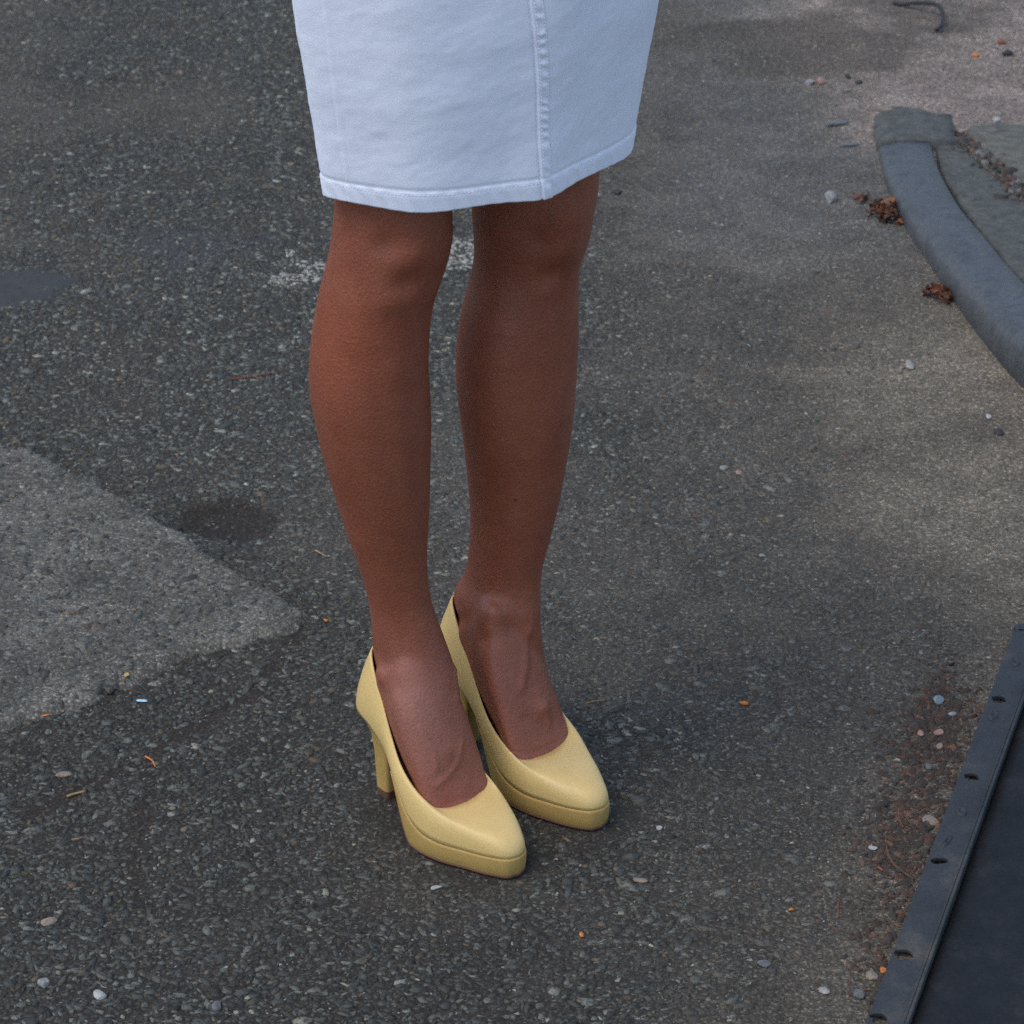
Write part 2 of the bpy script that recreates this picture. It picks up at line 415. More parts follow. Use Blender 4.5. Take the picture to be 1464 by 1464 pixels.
for cell, mean, sig, lo, hi in ((.0125, .0098, .24, .006, .016), (.0064, .0058, .28, .003, .0095)):
    cx = np.arange(-1.2, 1.2, cell); cy = np.arange(-.52, 2.65, cell)
    X, Y = np.meshgrid(cx, cy); q = np.stack([X.ravel(), Y.ravel()], 1) + cell * 1.0 * (rng.random((X.size, 2)) - .5)
    q = q[in_view(q, .08)]; z_ = np.clip(mean * np.exp(rng.normal(0, sig, len(q))), lo, hi)
    if cell > .01: k = rng.random(len(q)) < .42; q, z_ = q[k], z_[k]
    XY.append(q); SZ.append(z_)
xy, size = np.concatenate(XY), np.concatenate(SZ)
d = dirt_mask(xy[:, 0], xy[:, 1]); s = sand_mask(xy[:, 0], xy[:, 1]); w = damp_hollow_mask(xy[:, 0], xy[:, 1])
sdp = poly_sd(xy[:, 0], xy[:, 1], PATCH); inp = sdp > 0.002
tar = poly_sd(xy[:, 0], xy[:, 1], TARS[0]) + .05 * (fbm(xy[:, 0], xy[:, 1], 28, 4, 87) - .5) > .018 * rng.random(len(xy)) - .004
ck = crack(xy[:, 0], xy[:, 1]); tsf = tar_soft(xy[:, 0], xy[:, 1])
P_ = rng.random(len(xy)); patchy = fbm(xy[:, 0], xy[:, 1], 11, 3, 95)
keep = ~tar & (P_ > .86 * d) & (P_ > .95 * s) & (P_ > .75 * w) & ~(inp & (P_ < .66)) & (P_ > .8 * ck) & (P_ > .6 * tsf) & ~((np.abs(sdp) < .006) & (P_ < .6)) & (P_ > sstep(.58, .75, patchy) * .45)
keep &= ~((xy[:, 1] > .7) & (xy[:, 1] < 1.75) & (xy[:, 0] > .545))
xy, size, d, s, w, inp, patchy = xy[keep], size[keep], d[keep], s[keep], w[keep], inp[keep], patchy[keep]
cols = stone_colours(len(xy), rng)
dd = np.clip(.75 * d + .25 * rng.random(len(xy)) * (d > .1) + .3 * sstep(.5, .75, patchy), 0, .88)[:, None]
cols = cols * road_tone(xy[:, 0], xy[:, 1])[:, None] * 1.06; cols = cols * (1 - dd * .75) + C_DUST * dd * .66
size[inp] *= 1.3; cols[inp] = cols[inp] * .95 + np.array([.07, .062, .052]) * .5
pt = paint_mask(xy[:, 0], xy[:, 1])[:, None]
cols = cols * (1 - pt) + np.array([.42, .40, .335]) * (.6 + .5 * rng.random((len(xy), 1))) * pt
hs = size * .5 * .62                                        # half height of a stone before its own jitter
proud = .0003 + .08 * size * rng.random(len(xy)) - (.0012 + .09 * size) * d - .0006 * w
proud[inp] = .0002 + .0004 * rng.random(inp.sum()) 
base = relief(xy[:, 0], xy[:, 1])
pz = .0088 * sstep(-.010, .006, poly_sd(xy[:, 0], xy[:, 1], PATCH)) + .003 * (fbm(xy[:, 0], xy[:, 1], 14, 3, 75) - .5)
base[inp] = pz[inp]
zc = base + proud - hs * .75
us = under_shoe(xy); zc[us] = np.minimum(zc[us], -.0006 - hs[us] * 1.0)
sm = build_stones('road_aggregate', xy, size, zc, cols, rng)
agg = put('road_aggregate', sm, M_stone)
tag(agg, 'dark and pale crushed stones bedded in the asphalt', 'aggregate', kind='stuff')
# fine grit lying on the road, thickest where it is dusty
n = 190000
gxy = np.column_stack([rng.uniform(-.85, .85, n), rng.uniform(-.42, 2.3, n)])
dm = dirt_mask(gxy[:, 0], gxy[:, 1]); gxy = gxy[(rng.random(n) < .22 + .6 * dm) & in_view(gxy, .04) & ~((gxy[:, 0] > .54) & (gxy[:, 1] > .6) & (gxy[:, 1] < 1.85)) & ~under_shoe(gxy)]
n = len(gxy); gs = np.clip(.0024 * np.exp(rng.normal(0, .38, n)), .0012, .006)
gd = dirt_mask(gxy[:, 0], gxy[:, 1])[:, None]
gc = stone_colours(n, rng) * (1 - .55 * gd) + C_DUST * .55 * gd; gk = rng.random(n); gc[gk < .04] = (.30, .27, .22); gc[(gk > .04) & (gk < .07)] = (.14, .07, .04)
# brown leaf crumbs and dirt gathered along the black frame
cr = []
for u, v, ru, rv, m_ in ((1350, 1010, 22, 34, 260), (1335, 1075, 34, 40, 420), (1310, 1170, 40, 45, 420), (1290, 1250, 30, 40, 220), (1265, 1380, 25, 50, 160)):
    q = np.column_stack([rng.normal(u, ru, m_), rng.normal(v, rv, m_)]); cr += [gp(*k)[:2] for k in q]
cr = np.array(cr); cr = cr[((cr - np.array([.3002, -.347])) @ np.array([.9455, -.3256])) < -.002]
gxy = np.vstack([gxy, cr]); gs = np.r_[gs, np.clip(.0048 * np.exp(rng.normal(0, .45, len(cr))), .002, .011)]
gc = np.vstack([gc, np.array([(.045, .026, .016), (.085, .042, .024), (.042, .034, .026), (.15, .075, .04)])[rng.choice(4, len(cr), p=[.4, .25, .27, .08])]])
gi = poly_sd(gxy[:, 0], gxy[:, 1], PATCH) > .002
gz = relief(gxy[:, 0], gxy[:, 1]) + gs * .14; gz[-len(cr):] += .0008; gz[gi] = .0090
gm2 = build_stones('grit', gxy, gs, gz, gc, rng, .7, T_GR)
grit = put('grit', gm2, M_stone); tag(grit, 'fine grey and brown grit strewn over the asphalt', 'grit', kind='stuff')

# ------------------------------------------------------------------ kerb with steel facing, sidewalk behind it
KB = np.array([(.531, 1.80), (.529, 1.726), (.524, 1.607), (.522, 1.499), (.530, 1.347), (.546, 1.232), (.561, 1.123), (.579, 1.009), (.597, .919), (.620, .84), (.66, .74), (.74, .62), (.86, .52), (1.02, .45), (1.3, .41)])
KH = np.array([.010, .014, .019, .024, .031, .037, .043, .050, .055, .06, .066, .07, .072, .075, .075])
kb = catmull(np.column_stack([KB, KH]), 8); kb, kh = kb[:, :2], kb[:, 2]
tg = np.gradient(kb, axis=0); tg /= np.linalg.norm(tg, axis=1)[:, None]; kn = np.column_stack([-tg[:, 1], tg[:, 0]])
def sweep(lo, hi, prof):
    """prof: list of functions (offset, height) of kerb height; swept along the kerb line"""
    R = []
    for i in range(lo, hi):
        ring = []
        for off, zz in prof(kh[i]):
            p = kb[i] + kn[i] * off; ring.append((p[0], p[1], zz))
        R.append(ring)
    return np.array(R)
i0 = int(np.argmin(np.abs(kb[:, 1] - 1.632)))
wob = lambda: 0
core = sweep(0, len(kb), lambda h: [(.006, -.05), (.006, h * .5), (.012, h - .006), (.024, h - .003), (.060, h - .0025), (.076, h - .0025), (.079, h - .012), (.079, -.05)])
v, f = loft(list(core)); v = np.array(v)
km = pymesh('kerb', v, f)
kerb = put('kerb', km, M_conc2); tag(kerb, 'low concrete kerb faced with a curved band of worn steel', kind='structure')
bev = kerb.modifiers.new('bevel', 'BEVEL'); bev.width = .002; bev.limit_method = 'ANGLE'
steel = sweep(i0, len(kb), lambda h: [(.0, -.03), (.001, h * .5), (.004, h * .74), (.009, h * .9), (.016, h * .97), (.025, h + .0015), (.045, h + .0025), (.073, h + .0025), (.0735, h - .004), (.02, h - .006), (.007, h * .4), (.007, -.03)])
v, f = loft(list(steel)); put('steel_facing', pymesh('steel_facing', v, f), M_steel, kerb, True)
# end block of bare concrete with broken edges
blk = sweep(0, i0 + 1, lambda h: [(-.004, -.03), (-.002, h * .6), (.006, h + .002), (.02, h + .006), (.05, h + .007), (.095, h + .006), (.115, h + .003), (.118, -.03)])
for i in range(len(blk)):
    for j in range(1, 7):
        q = blk[i, j]; blk[i, j] += (.010 * (fbm(np.array([q[0]]), np.array([q[1]]), 35, 3, 5 + j)[0] - .5), .010 * (random.random() - .5), .006 * (fbm(np.array([q[0]]), np.array([q[1]]), 40, 3, 15 + j)[0] - .5))
v, f = loft(list(blk)); put('end_block', pymesh('end_block', v, f), M_conc2, kerb, True)

# sidewalk: a strip behind the kerb and a slab beyond the dirt-filled joint
def slab(name, outline, z_of, mat, thick=.12, res=.02, seed=1):
    P = np.array(outline); ax = np.arange(P[:, 0].min(), P[:, 0].max() + res, res); ay = np.arange(P[:, 1].min(), P[:, 1].max() + res, res)
    bm = bmesh.new(); ring = resample(P, 160, True)
    ring = ring + .006 * np.column_stack([fbm(ring[:, 0], ring[:, 1], 25, 3, seed) - .5, fbm(ring[:, 0], ring[:, 1], 25, 3, seed + 3) - .5])
    rings = []
    C0 = P.mean(0)
    for k, dz in ((1, -thick), (1, -.006), (.992, 0), (.8, .0), (.5, 0), (.2, 0), (.01, 0)):
        r = C0 + (ring - C0) * k; zz = z_of(r[:, 0], r[:, 1]) + dz + (.004 * (fbm(r[:, 0], r[:, 1], 16, 4, seed + 9) - .5) if dz > -.05 else 0)
        rings.append(np.column_stack([r, zz]))
    v, f = loft(rings, False); bm.free(); return pymesh(name, v, f)
def side_z(x, y): return np.interp(y, [.4, .85, 1.1, 1.5, 1.68, 1.80, 2.0], [.074, .058, .044, .025, .014, .004, -.012])
inner = [tuple(kb[i] + kn[i] * .081) for i in range(i0 + 1, len(kb), 4)]
joint = [gp(u, v, .03)[:2] for u, v in ((1352, 172), (1366, 190), (1385, 208), (1408, 235), (1464, 298))]
j2 = [(joint[-1][0] + .06, joint[-1][1] - .12), (joint[-1][0] + .2, joint[-1][1] - .3), (1.3, .9)]
strip = inner + [(1.3, .6)] + j2[::-1] + [tuple(p) for p in joint[::-1]]
sw = put('sidewalk', slab('sidewalk', strip, lambda x, y: side_z(x, y) - .002, M_conc2, seed=3), M_conc2, smooth=True)
tag(sw, 'mossy grey concrete sidewalk strip between the steel kerb and the joint', kind='structure')
far_edge = [tuple(np.array(p[:2]) + (.030, .006)) for p in joint]
slab2 = far_edge + [(p[0] + .03, p[1] + .006) for p in j2] + [(2.2, .95), (2.2, 2.0), (1.0, 1.92), (.80, 1.86), (.70, 1.80)]
sw2 = put('sidewalk', slab('sidewalk', slab2, lambda x, y: side_z(x, y) + .002, M_conc, seed=13), M_conc, smooth=True)
tag(sw2, 'grey concrete sidewalk slab beyond the dirt-filled joint', kind='structure')

# grooved apron slab at the far right, ridges half buried in sand
o0 = gp(1447, 128)
apron = empty('sidewalk_apron', (o0[0], o0[1], .0)); tag(apron, 'sandy concrete apron with diagonal ridges at the upper right', kind='structure')
rot = math.radians(48)
V0, F0 = loft([np.array([(-.3, -.016, -.006), (-.3, -.006, .0035), (-.3, .004, .0035), (-.3, .014, -.006)]), np.array([(.3, -.016, -.006), (.3, -.006, .0035), (.3, .004, .0035), (.3, .014, -.006)])])
rm = pymesh('ridge', V0, F0); M_sand = m_speckle('sandy_concrete', (.13, .105, .09), (.2, .165, .14), 22, .9, .3, 0, 400, .6, .002); rm.materials.append(M_sand)
for k in range(12):
    r = put('ridge', rm, M_sand, apron); b_ = -.07 + k * .032
    r.location = (.34 - b_ * math.sin(rot) + .0, b_ * math.cos(rot), .0015); r.rotation_euler = (0, 0, rot); r.scale = (1, 1, 1)

# ------------------------------------------------------------------ black steel frame lying on the road
FO = np.array([.3002, -.347]); FD = np.array([.3256, .9455]); FN = np.array([FD[1], -FD[0]])
frame = empty('steel_frame', (FO[0], FO[1], .003)); frame.rotation_euler = (0, 0, math.atan2(FD[1], FD[0]))
tag(frame, 'black steel sheet frame with a slotted flange lying on the road at lower right', 'metal frame')
def to_f(u, v, z=.006):
    p = gp(u, v, z)[:2] - FO; return np.array([p @ FD, -(p @ FN)])           # local x along, local y to the left
cu = bpy.data.curves.new('flange', 'CURVE'); cu.dimensions = '2D'; cu.fill_mode = 'BOTH'; cu.extrude = .0015; cu.bevel_depth = .0006; cu.bevel_resolution = 1
def spline(P):
    s_ = cu.splines.new('POLY'); s_.points.add(len(P) - 1); s_.use_cyclic_u = True
    for q, p in zip(s_.points, P): q.co = (p[0], p[1], 0, 1)
spline([(-.55, 0), (.66, 0), (.672, -.004), (.675, -.0275), (-.55, -.0275)])
for u, v, ra, rb in ((1428, 1002, .0055, .0056), (1389, 1113, .0055, .0056), (1343, 1233, .0066, .0040), (1292, 1367, .0064, .0060), (1256, 1458, .0058, .0056), (1461, 899, .0055, .0054)):
    c = to_f(u, v); a = np.linspace(0, 2 * np.pi, 18, endpoint=False); e = .7
    rr = math.radians(-60)
    q = np.column_stack([ra * np.sign(np.cos(a)) * np.abs(np.cos(a)) ** e, rb * np.sign(np.sin(a)) * np.abs(np.sin(a)) ** e])
    q = 1.3 * q @ np.array([[math.cos(rr), math.sin(rr)], [-math.sin(rr), math.cos(rr)]])
    spline(c + q)
tmp = bpy.data.objects.new('flange_tmp', cu); S.collection.objects.link(tmp)
dg = bpy.context.evaluated_depsgraph_get(); fm = bpy.data.meshes.new_from_object(tmp.evaluated_get(dg)); fm.name = 'flange'
bpy.data.objects.remove(tmp); fm.materials.clear()
fl = put('flange', fm, M_black, frame); fl.location.z = .003
# pressed tabs on the flange
for k, (u, v, sx, sy, rz) in enumerate(((1451, 949, .0075, .005, 20), (1420, 1025, .0095, .005, -8), (1374, 1163, .007, .0055, 20), (1354, 1205, .0105, .0028, -8))):
    c = to_f(u, v); R = []
    for q, hh in ((1, 0), (.86, .0012), (.6, .0014), (.45, .0004), (.1, .0001)):
        a = np.linspace(0, 2 * np.pi, 24, endpoint=False)
        R.append(np.column_stack([sx * q * np.cos(a), sy * q * np.sin(a), np.full(24, hh)]))
    v_, f_ = loft(R, False); t_ = put('pressed_tab', pymesh('pressed_tab', v_, f_), M_black, frame, True)
    t_.location = (c[0], c[1], .0052); t_.rotation_euler = (0, 0, math.radians(rz))
# upright lip (two folded sheets) and the sunk pan
def bar(x0, x1, prof): return loft([np.array([(x0, y, z) for y, z in prof]), np.array([(x1, y, z) for y, z in prof])])
v, f = bar(-.55, .674, [(-.0278, .0), (-.0278, .0075), (-.0285, .0085), (-.0305, .0085), (-.0310, .0072), (-.0310, .0)])
put('lip', pymesh('lip', v, f), M_black, frame)
v, f = bar(-.55, .672, [(-.0313, .0), (-.0313, .0100), (-.0320, .0108), (-.0338, .0108), (-.0345, .0098), (-.0345, .0)])
put('lip', pymesh('lip', v, f), M_black, frame)
ng, mg = 60, 30
gxx = np.linspace(-.55, .66, ng); gyy = np.linspace(-.0352, -.45, mg); X, Y = np.meshgrid(gxx, gyy)
Zp = -.001 + .0035 * (fbm(X, Y, 6, 3, 101) - .5) + .0012 * (fbm(X, Y, 18, 3, 103) - .5)
I = np.arange(X.size).reshape(X.shape); F = np.stack([I[:-1, :-1], I[1:, :-1], I[1:, 1:], I[:-1, 1:]], -1).reshape(-1, 4)
pan = put('pan', npmesh('pan', np.stack([X.ravel(), Y.ravel(), Zp.ravel() + .002], 1), F), M_blackpan, frame, True)
sol = pan.modifiers.new('t', 'SOLIDIFY'); sol.thickness = .0015; sol.offset = -1
v, f = bar(-.55, .675, [(-.452, .0), (-.452, .011), (-.456, .011), (-.456, .0)]); put('lip', pymesh('lip', v, f), M_black, frame)

# ------------------------------------------------------------------ the person: legs, shoes, skirt
HEAD = math.radians(-48.8)
FWD = np.array([math.cos(HEAD), math.sin(HEAD), 0]); LFT = np.array([-FWD[1], FWD[0], 0])
HEEL_A, HEEL_B = np.array([-.118, .0, 0]), np.array([-.035, .077, 0])
person = empty('person', (-.06, .02, 0))
tag(person, 'person in a white knee-length denim skirt and yellow platform pumps, shown from the thighs down', 'person')
PO = np.array([-.06, .02, 0])                                # children are built about this point
HEEL_A = np.array([*gp(551, 1130)[:2], 0]); HEEL_B = np.array([*gp(663, 1062)[:2], 0])
_ta, _tb = gp(737, 1257)[:2] - HEEL_A[:2], gp(866, 1183)[:2] - HEEL_B[:2]
FOOT = {}
for h_, t_ in ((HEEL_A, _ta), (HEEL_B, _tb)):
    L_ = np.linalg.norm(t_); f_ = np.array([*(t_ / L_), 0]); FOOT[h_.tobytes()] = (f_, np.array([-f_[1], f_[0], 0]), min(L_ / .186, 1.065))
    print('foot', L_, math.degrees(math.atan2(t_[1], t_[0])))
def world_of(h, p):
    f_, l_, k_ = FOOT[h.tobytes()]
    p = np.asarray(p) * k_; return h + p[..., :1] * f_ + p[..., 1:2] * l_ + p[..., 2:3] * np.array([0, 0, 1.])

FBX = [-.040, -.022, .0, .012, .03, .055, .075, .092, .105, .125, .16, .19]
FBZ = [.0930, .0920, .0885, .0845, .0745, .0550, .0400, .0290, .0240, .0215, .0215, .0225]
_fb = catmull(np.column_stack([FBX, FBZ]), 12)
def fb(x): return np.interp(x, _fb[:, 0], _fb[:, 1])
# outline stations: x, lateral half-width, medial half-width
OUT = np.array([(-.0290, .0, .0), (-.0275, .0075, .0075), (-.022, .0150, .0150), (-.009, .0220, .0220), (.01, .0238, .0238), (.035, .0265, .0250), (.06, .0345, .0305),
                (.085, .0405, .0378), (.105, .0405, .0400), (.125, .0355, .0385), (.145, .0265, .0325), (.163, .0188, .0262), (.176, .0114, .0193), (.183, .0058, .0138), (.1860, .0, .0080)])
def side_curve(sgn, col, n=48):
    P = np.column_stack([OUT[:, 0], sgn * OUT[:, col]])
    if col == 1: P[-1, 1] = -sgn * .0045
    else: P[-1, 1] = sgn * .0045
    return resample(catmull(P, 8), n)
TOP = np.array([(-.0095, .0, .1545), (-.0085, .0052, .1540), (-.0030, .0105, .1500), (.009, .0165, .1390), (.027, .0220, .1180), (.046, .0268, .0930), (.066, .0310, .0710), (.084, .0335, .0580),
                (.0985, .0320, .0510), (.1090, .0245, .0482), (.1148, .0130, .0470), (.1168, .0, .0467)])
def top_curve(sgn, med, n=48):
    P = np.column_stack([TOP[:, 0], sgn * TOP[:, 1] * (1.0 if not med else np.interp(TOP[:, 0], [.06, .084, .108], [.95, .97, 1.10])), TOP[:, 2]])
    P[:, 1] += (1 if med else -1) * sgn * np.interp(TOP[:, 0], [.06, .10], [0, .0015])
    return resample(catmull(P, 8), n)

def make_shoe(heel, med, label):
    """med: sign of the medial side in shoe coordinates (+1 = left of the walking direction)"""
    def W(p): return world_of(heel, np.asarray(p)) - PO
    n = 48; bl = side_curve(-med, 1, n); bmed = side_curve(med, 2, n)
    bot = np.vstack([bl, bmed[-2:0:-1]]); tl = top_curve(-med, False, n); tm = top_curve(med, True, n)
    top = np.vstack([tl, tm[-2:0:-1]])
    if med > 0: pass
    B = np.column_stack([bot, fb(bot[:, 0])]); N = len(B)
    tgt = np.roll(B[:, :2], -1, 0) - np.roll(B[:, :2], 1, 0); tgt /= np.linalg.norm(tgt, axis=1)[:, None]
    nrm = np.column_stack([tgt[:, 1], -tgt[:, 0]])
    if ((B[:, :2] - B[:, :2].mean(0)) * nrm).sum() < 0: nrm = -nrm
    rings = []
    hor = B[:, :2] - top[:, :2]; dist = np.maximum((hor * nrm).sum(1), 0); h = top[:, 2] - B[:, 2]
    front = sstep(.008, .055, np.linalg.norm(hor, axis=1)) * sstep(.06, .105, B[:, 0]); back = sstep(.0, -.03, B[:, 0])
    f1 = front[:, None]; bul = (.0042 - .0004 * back)[:, None]; n3 = np.column_stack([nrm, np.zeros(N)])
    S1 = B + (top - B) * .33 + n3 * bul; S2 = B + (top - B) * .68 + n3 * bul * .9
    T1 = np.column_stack([B[:, :2] + nrm * .001, B[:, 2] + h * .80]); T2 = np.column_stack([top[:, :2] + hor * .58, top[:, 2] - h * .06])
    P1 = S1 * (1 - f1) + T1 * f1; P2 = S2 * (1 - f1) + T2 * f1
    # the toe box stays full
    for t in np.linspace(0, 1, 17):
        rings.append((1 - t) ** 3 * B + 3 * (1 - t) ** 2 * t * P1 + 3 * (1 - t) * t * t * P2 + t ** 3 * top)
    V, F = loft(rings, False)
    um = pymesh('shoe', W(V), F)
    shoe = put('shoe', um, M_yellow, person, True); shoe['label'] = label
    um.materials.append(M_lining)
    bmm = bmesh.new(); bmm.from_mesh(um); bmesh.ops.recalc_face_normals(bmm, faces=bmm.faces)
    cen = Vector(W(np.array([[.05, 0, .07]]))[0]); tot = sum((f_.calc_center_median() - cen).dot(f_.normal) for f_ in bmm.faces)
    if tot < 0: bmesh.ops.reverse_faces(bmm, faces=bmm.faces)
    bmm.to_mesh(um); bmm.free(); um.polygons.foreach_set('use_smooth', np.ones(len(um.polygons), bool))
    so = shoe.modifiers.new('thickness', 'SOLIDIFY'); so.thickness = .0016; so.offset = -1; so.material_offset = 1; so.material_offset_rim = 0
    # platform, outsole
    def under(x): return np.where(x > .088, .0035, .0035 + (fb(x) - .0025 - .0035) * sstep(.090, .046, x))
    sel = bot[:, 0] > .004
    k0 = np.where(sel)[0]; ob = bot[k0]                       # lateral from the arch round the toe and back
    def plat(inset, zt, zb, name, mt, lo):
        L = side_curve(-med, 1, 90); Mm = side_curve(med, 2, 90)
        L = L[L[:, 0] > lo]; Mm = Mm[Mm[:, 0] > lo]
        P = np.vstack([L, Mm[-2::-1]])
        tq = np.gradient(P, axis=0); tq /= np.linalg.norm(tq, axis=1)[:, None]; nq = np.column_stack([tq[:, 1], -tq[:, 0]])
        if ((P - P.mean(0)) * nq).sum() < 0: nq = -nq
        rr = []
        for kk, frac in ((inset + .0012, 0.), (inset + .0002, .04), (inset, .12), (inset + .0002, .5), (inset + .001, .9), (inset + .0018, 1.)):
            q = P - nq * kk; a, b = zt(q[:, 0]), zb(q[:, 0]); rr.append(np.column_stack([q, a + (b - a) * frac]))
        m_ = len(P)
        V, F = loft(rr, False)
        # close top and bottom with strips across
        for base, flip in ((0, False), ((len(rr) - 1) * m_, True)):
            for i in range(m_ // 2):
                q = (base + i, base + i + 1, base + m_ - 2 - i, base + m_ - 1 - i)
                if len(set(q)) == 4: F.append(q[::-1] if flip else q)
        o = put(name, pymesh(name, W(V), F), mt, shoe, True)
        md = o.modifiers.new('edge', 'EDGE_SPLIT'); md.split_angle = math.radians(50)
        return o
    plat(-.0010, lambda x: fb(x) - .0001, under, 'platform', M_yellow_shaded, .048)
    plat(.0000, lambda x: under(x) - .0001, lambda x: under(x) - .0034, 'outsole', M_sole, .048)
    plat(.0030, lambda x: fb(x) - .0003, lambda x: np.minimum(fb(x) - .0022, fb(x) - .0022), 'shank', M_sole, .002)
    # heel
    def hring(x0, x1, w, z, e=.55, m_=28):
        a = np.linspace(0, 2 * np.pi, m_, endpoint=False); cx_, hx = (x0 + x1) / 2, (x1 - x0) / 2
        return np.column_stack([cx_ + hx * np.sign(np.cos(a)) * np.abs(np.cos(a)) ** e, w * np.sign(np.sin(a)) * np.abs(np.sin(a)) ** e, np.full(m_, z)])
    hs = [(-.0275, .018, .0205, .0905, .9), (-.0250, .017, .0180, .0835, .85), (-.0175, .0155, .0135, .076, .7), (-.0110, .0145, .0105, .066, .55), (-.0070, .014, .0092, .050, .45), (-.0050, .014, .0086, .022, .42), (-.0042, .014, .0083, .0075, .42)]
    rr = [hring(*q[:4], e=q[4]) for q in hs]
    top_r = rr[0]; top_r[:, 2] = fb(top_r[:, 0]) - .0015; rr[1][:, 2] = fb(rr[1][:, 0]) - .0065
    v, f = loft(rr); ho = put('heel', pymesh('heel', W(v), f), M_yellow_shaded, shoe, True)
    md = ho.modifiers.new('edge', 'EDGE_SPLIT'); md.split_angle = math.radians(40)
    v, f = loft([hring(-.0042, .014, .0083, .0076, .42), hring(-.0038, .0138, .0081, .0, .42)])
    put('heel_tip', pymesh('heel_tip', W(v), f), M_sole, shoe)
    # insole
    L = side_curve(-med, 1, 40); Mm = side_curve(med, 2, 40); s_ = .93
    V = []; F = []
    for i, (p, q) in enumerate(zip(L, Mm)):
        V += [(p[0] * s_ + .003, p[1] * s_, fb(p[0]) + .0012), (q[0] * s_ + .003, q[1] * s_, fb(q[0]) + .0012)]
        if i: F.append((2 * i - 2, 2 * i, 2 * i + 1, 2 * i - 1))
    put('insole', pymesh('insole', W(V), F), M_lining, shoe)
    return shoe
make_shoe(HEEL_A, +1, 'pale yellow platform pump on the foot nearer the camera')
make_shoe(HEEL_B, -1, 'pale yellow platform pump on the foot farther back')

# legs as stacked cross-sections, then one continuous surface
LEG_A = [(150, 478, 655), (240, 480, 651), (300, 477, 647), (335, 474, 648), (370, 468, 641), (400, 460, 631), (430, 453, 621), (470, 446, 615), (520, 441, 613), (560, 442, 615), (600, 449, 617),
         (650, 460, 616), (700, 475, 615), (750, 490, 613), (800, 508, 611), (850, 523, 616), (885, 529, 627), (920, 531, 641), (950, 533, 652), (985, 538, 660)]
LEG_B = [(130, 664, 862), (220, 670, 858), (265, 673, 856), (300, 674, 850), (340, 677, 843), (370, 677, 832), (400, 671, 828), (450, 658, 828), (500, 652, 827), (550, 652, 824), (600, 658, 820),
         (650, 664, 812), (700, 669, 803), (750, 672, 791), (800, 669, 777), (830, 664, 773), (850, 652, 773), (870, 648, 773), (900, 657, 775), (930, 671, 780), (960, 682, 786)]
LV, LF = [], []
def add_closed(V, F):
    o = sum(len(v) for v in LV); LV.append(np.asarray(V)); LF.extend([tuple(i + o for i in f) for f in F])
def leg(rows, heel, med, ky):
    ank = heel + FWD * .016; rings = []
    vs_ = [r[0] for r in rows]; dense = np.linspace(vs_[0], vs_[-1], 70)
    sp = catmull(np.array(rows, float), 10); Ls = np.interp(dense, sp[:, 0], sp[:, 1]); Rs = np.interp(dense, sp[:, 0], sp[:, 2])
    a = np.linspace(0, 2 * np.pi, 40, endpoint=False)
    for v, L, R in zip(dense, Ls, Rs):
        t = (vs_[-1] - v) / (vs_[-1] - 370); y = ank[1] + ky * min(max(t, 0), 1.2)
        zz = at_depth((L + R) / 2, v, y)[2]; xl, xr = at_depth(L, v, y)[0], at_depth(R, v, y)[0]
        # front, medial, back, lateral radii by height
        k = lambda *q: np.interp(zz, [.12, .18, .26, .36, .45, .53, .6, .7], q)
        fr, me, ba, la = k(1.02, 1.02, .98, .93, .93, 1.04, 1.04, 1.05), k(.60, .80, .90, 1.0, 1.05, .98, .96, 1), k(1.12, 1.14, 1.08, 1.12, 1.14, .96, 1.0, 1), k(.60, .80, .9, .98, 1.0, .98, .98, 1)
        c, s_ = np.cos(a), np.sin(a)
        rf = np.where(c > 0, fr, ba); rs = np.where(s_ * med > 0, me, la)
        pf, ps = rf * c, rs * s_
        P = pf[:, None] * FWD[:2] + ps[:, None] * LFT[:2]
        P = P * (xr - xl) / np.ptp(P[:, 0]); P[:, 0] += xl - P[:, 0].min()
        P[:, 1] += y - P[:, 1].mean()
        rings.append(np.column_stack([P, np.full(40, zz)]))
    V, F = loft(rings); add_closed(V, F)
    # foot
    Fx = [-.0215, -.0175, -.009, .008, .028, .046, .062, .078, .094, .107, .120, .135, .150, .165]
    Ft = [.108, .118, .128, .142, .172, .184, .168, .136, .097, .0620, .0425, .0360, .0340, .0320]
    Fl = [.005, .0110, .0160, .0185, .0215, .0272, .0310, .0325, .0335, .0330, .0300, .0265, .0200, .0120]
    sp = catmull(np.column_stack([Fx, Ft, Fl]), 4); rr = []
    b = np.linspace(0, 2 * np.pi, 36, endpoint=False)
    for x, tz, w in sp:
        z0 = fb(x) + .002; hz = (tz - z0) / 2; mz = z0 + hz; s_ = np.sin(b); c = np.cos(b)
        up_ = np.clip(s_, 0, 1); nar = 1 - .30 * up_ ** 1.5 * np.interp(x, [0, .04, .1], [.2, .9, .5])
        yy = w * np.sign(c) * np.abs(c) ** .8 * nar; zz = mz + hz * np.sign(s_) * np.abs(s_) ** .85
        yy = np.where(yy * med > 0, yy * np.where(s_ < .1, np.interp(x, [.02, .045, .075, .092], [1, 1.0, 1.0, 1.06]), np.interp(x, [.03, .05, .075, .11], [1, 1.05, 1.12, 1.10])), yy)
        yy = yy + med * .0042 * up_ * np.interp(x, [.03, .07, .12], [0, 1, .6])            # ridge of the instep lies inward
        rr.append(np.column_stack([np.full(36, x), yy, zz]))
    V, F = loft([world_of(heel, q) for q in rr]); add_closed(V, F)
leg(LEG_A, HEEL_A, +1, -.010)
leg(LEG_B, HEEL_B, -1, -.010)
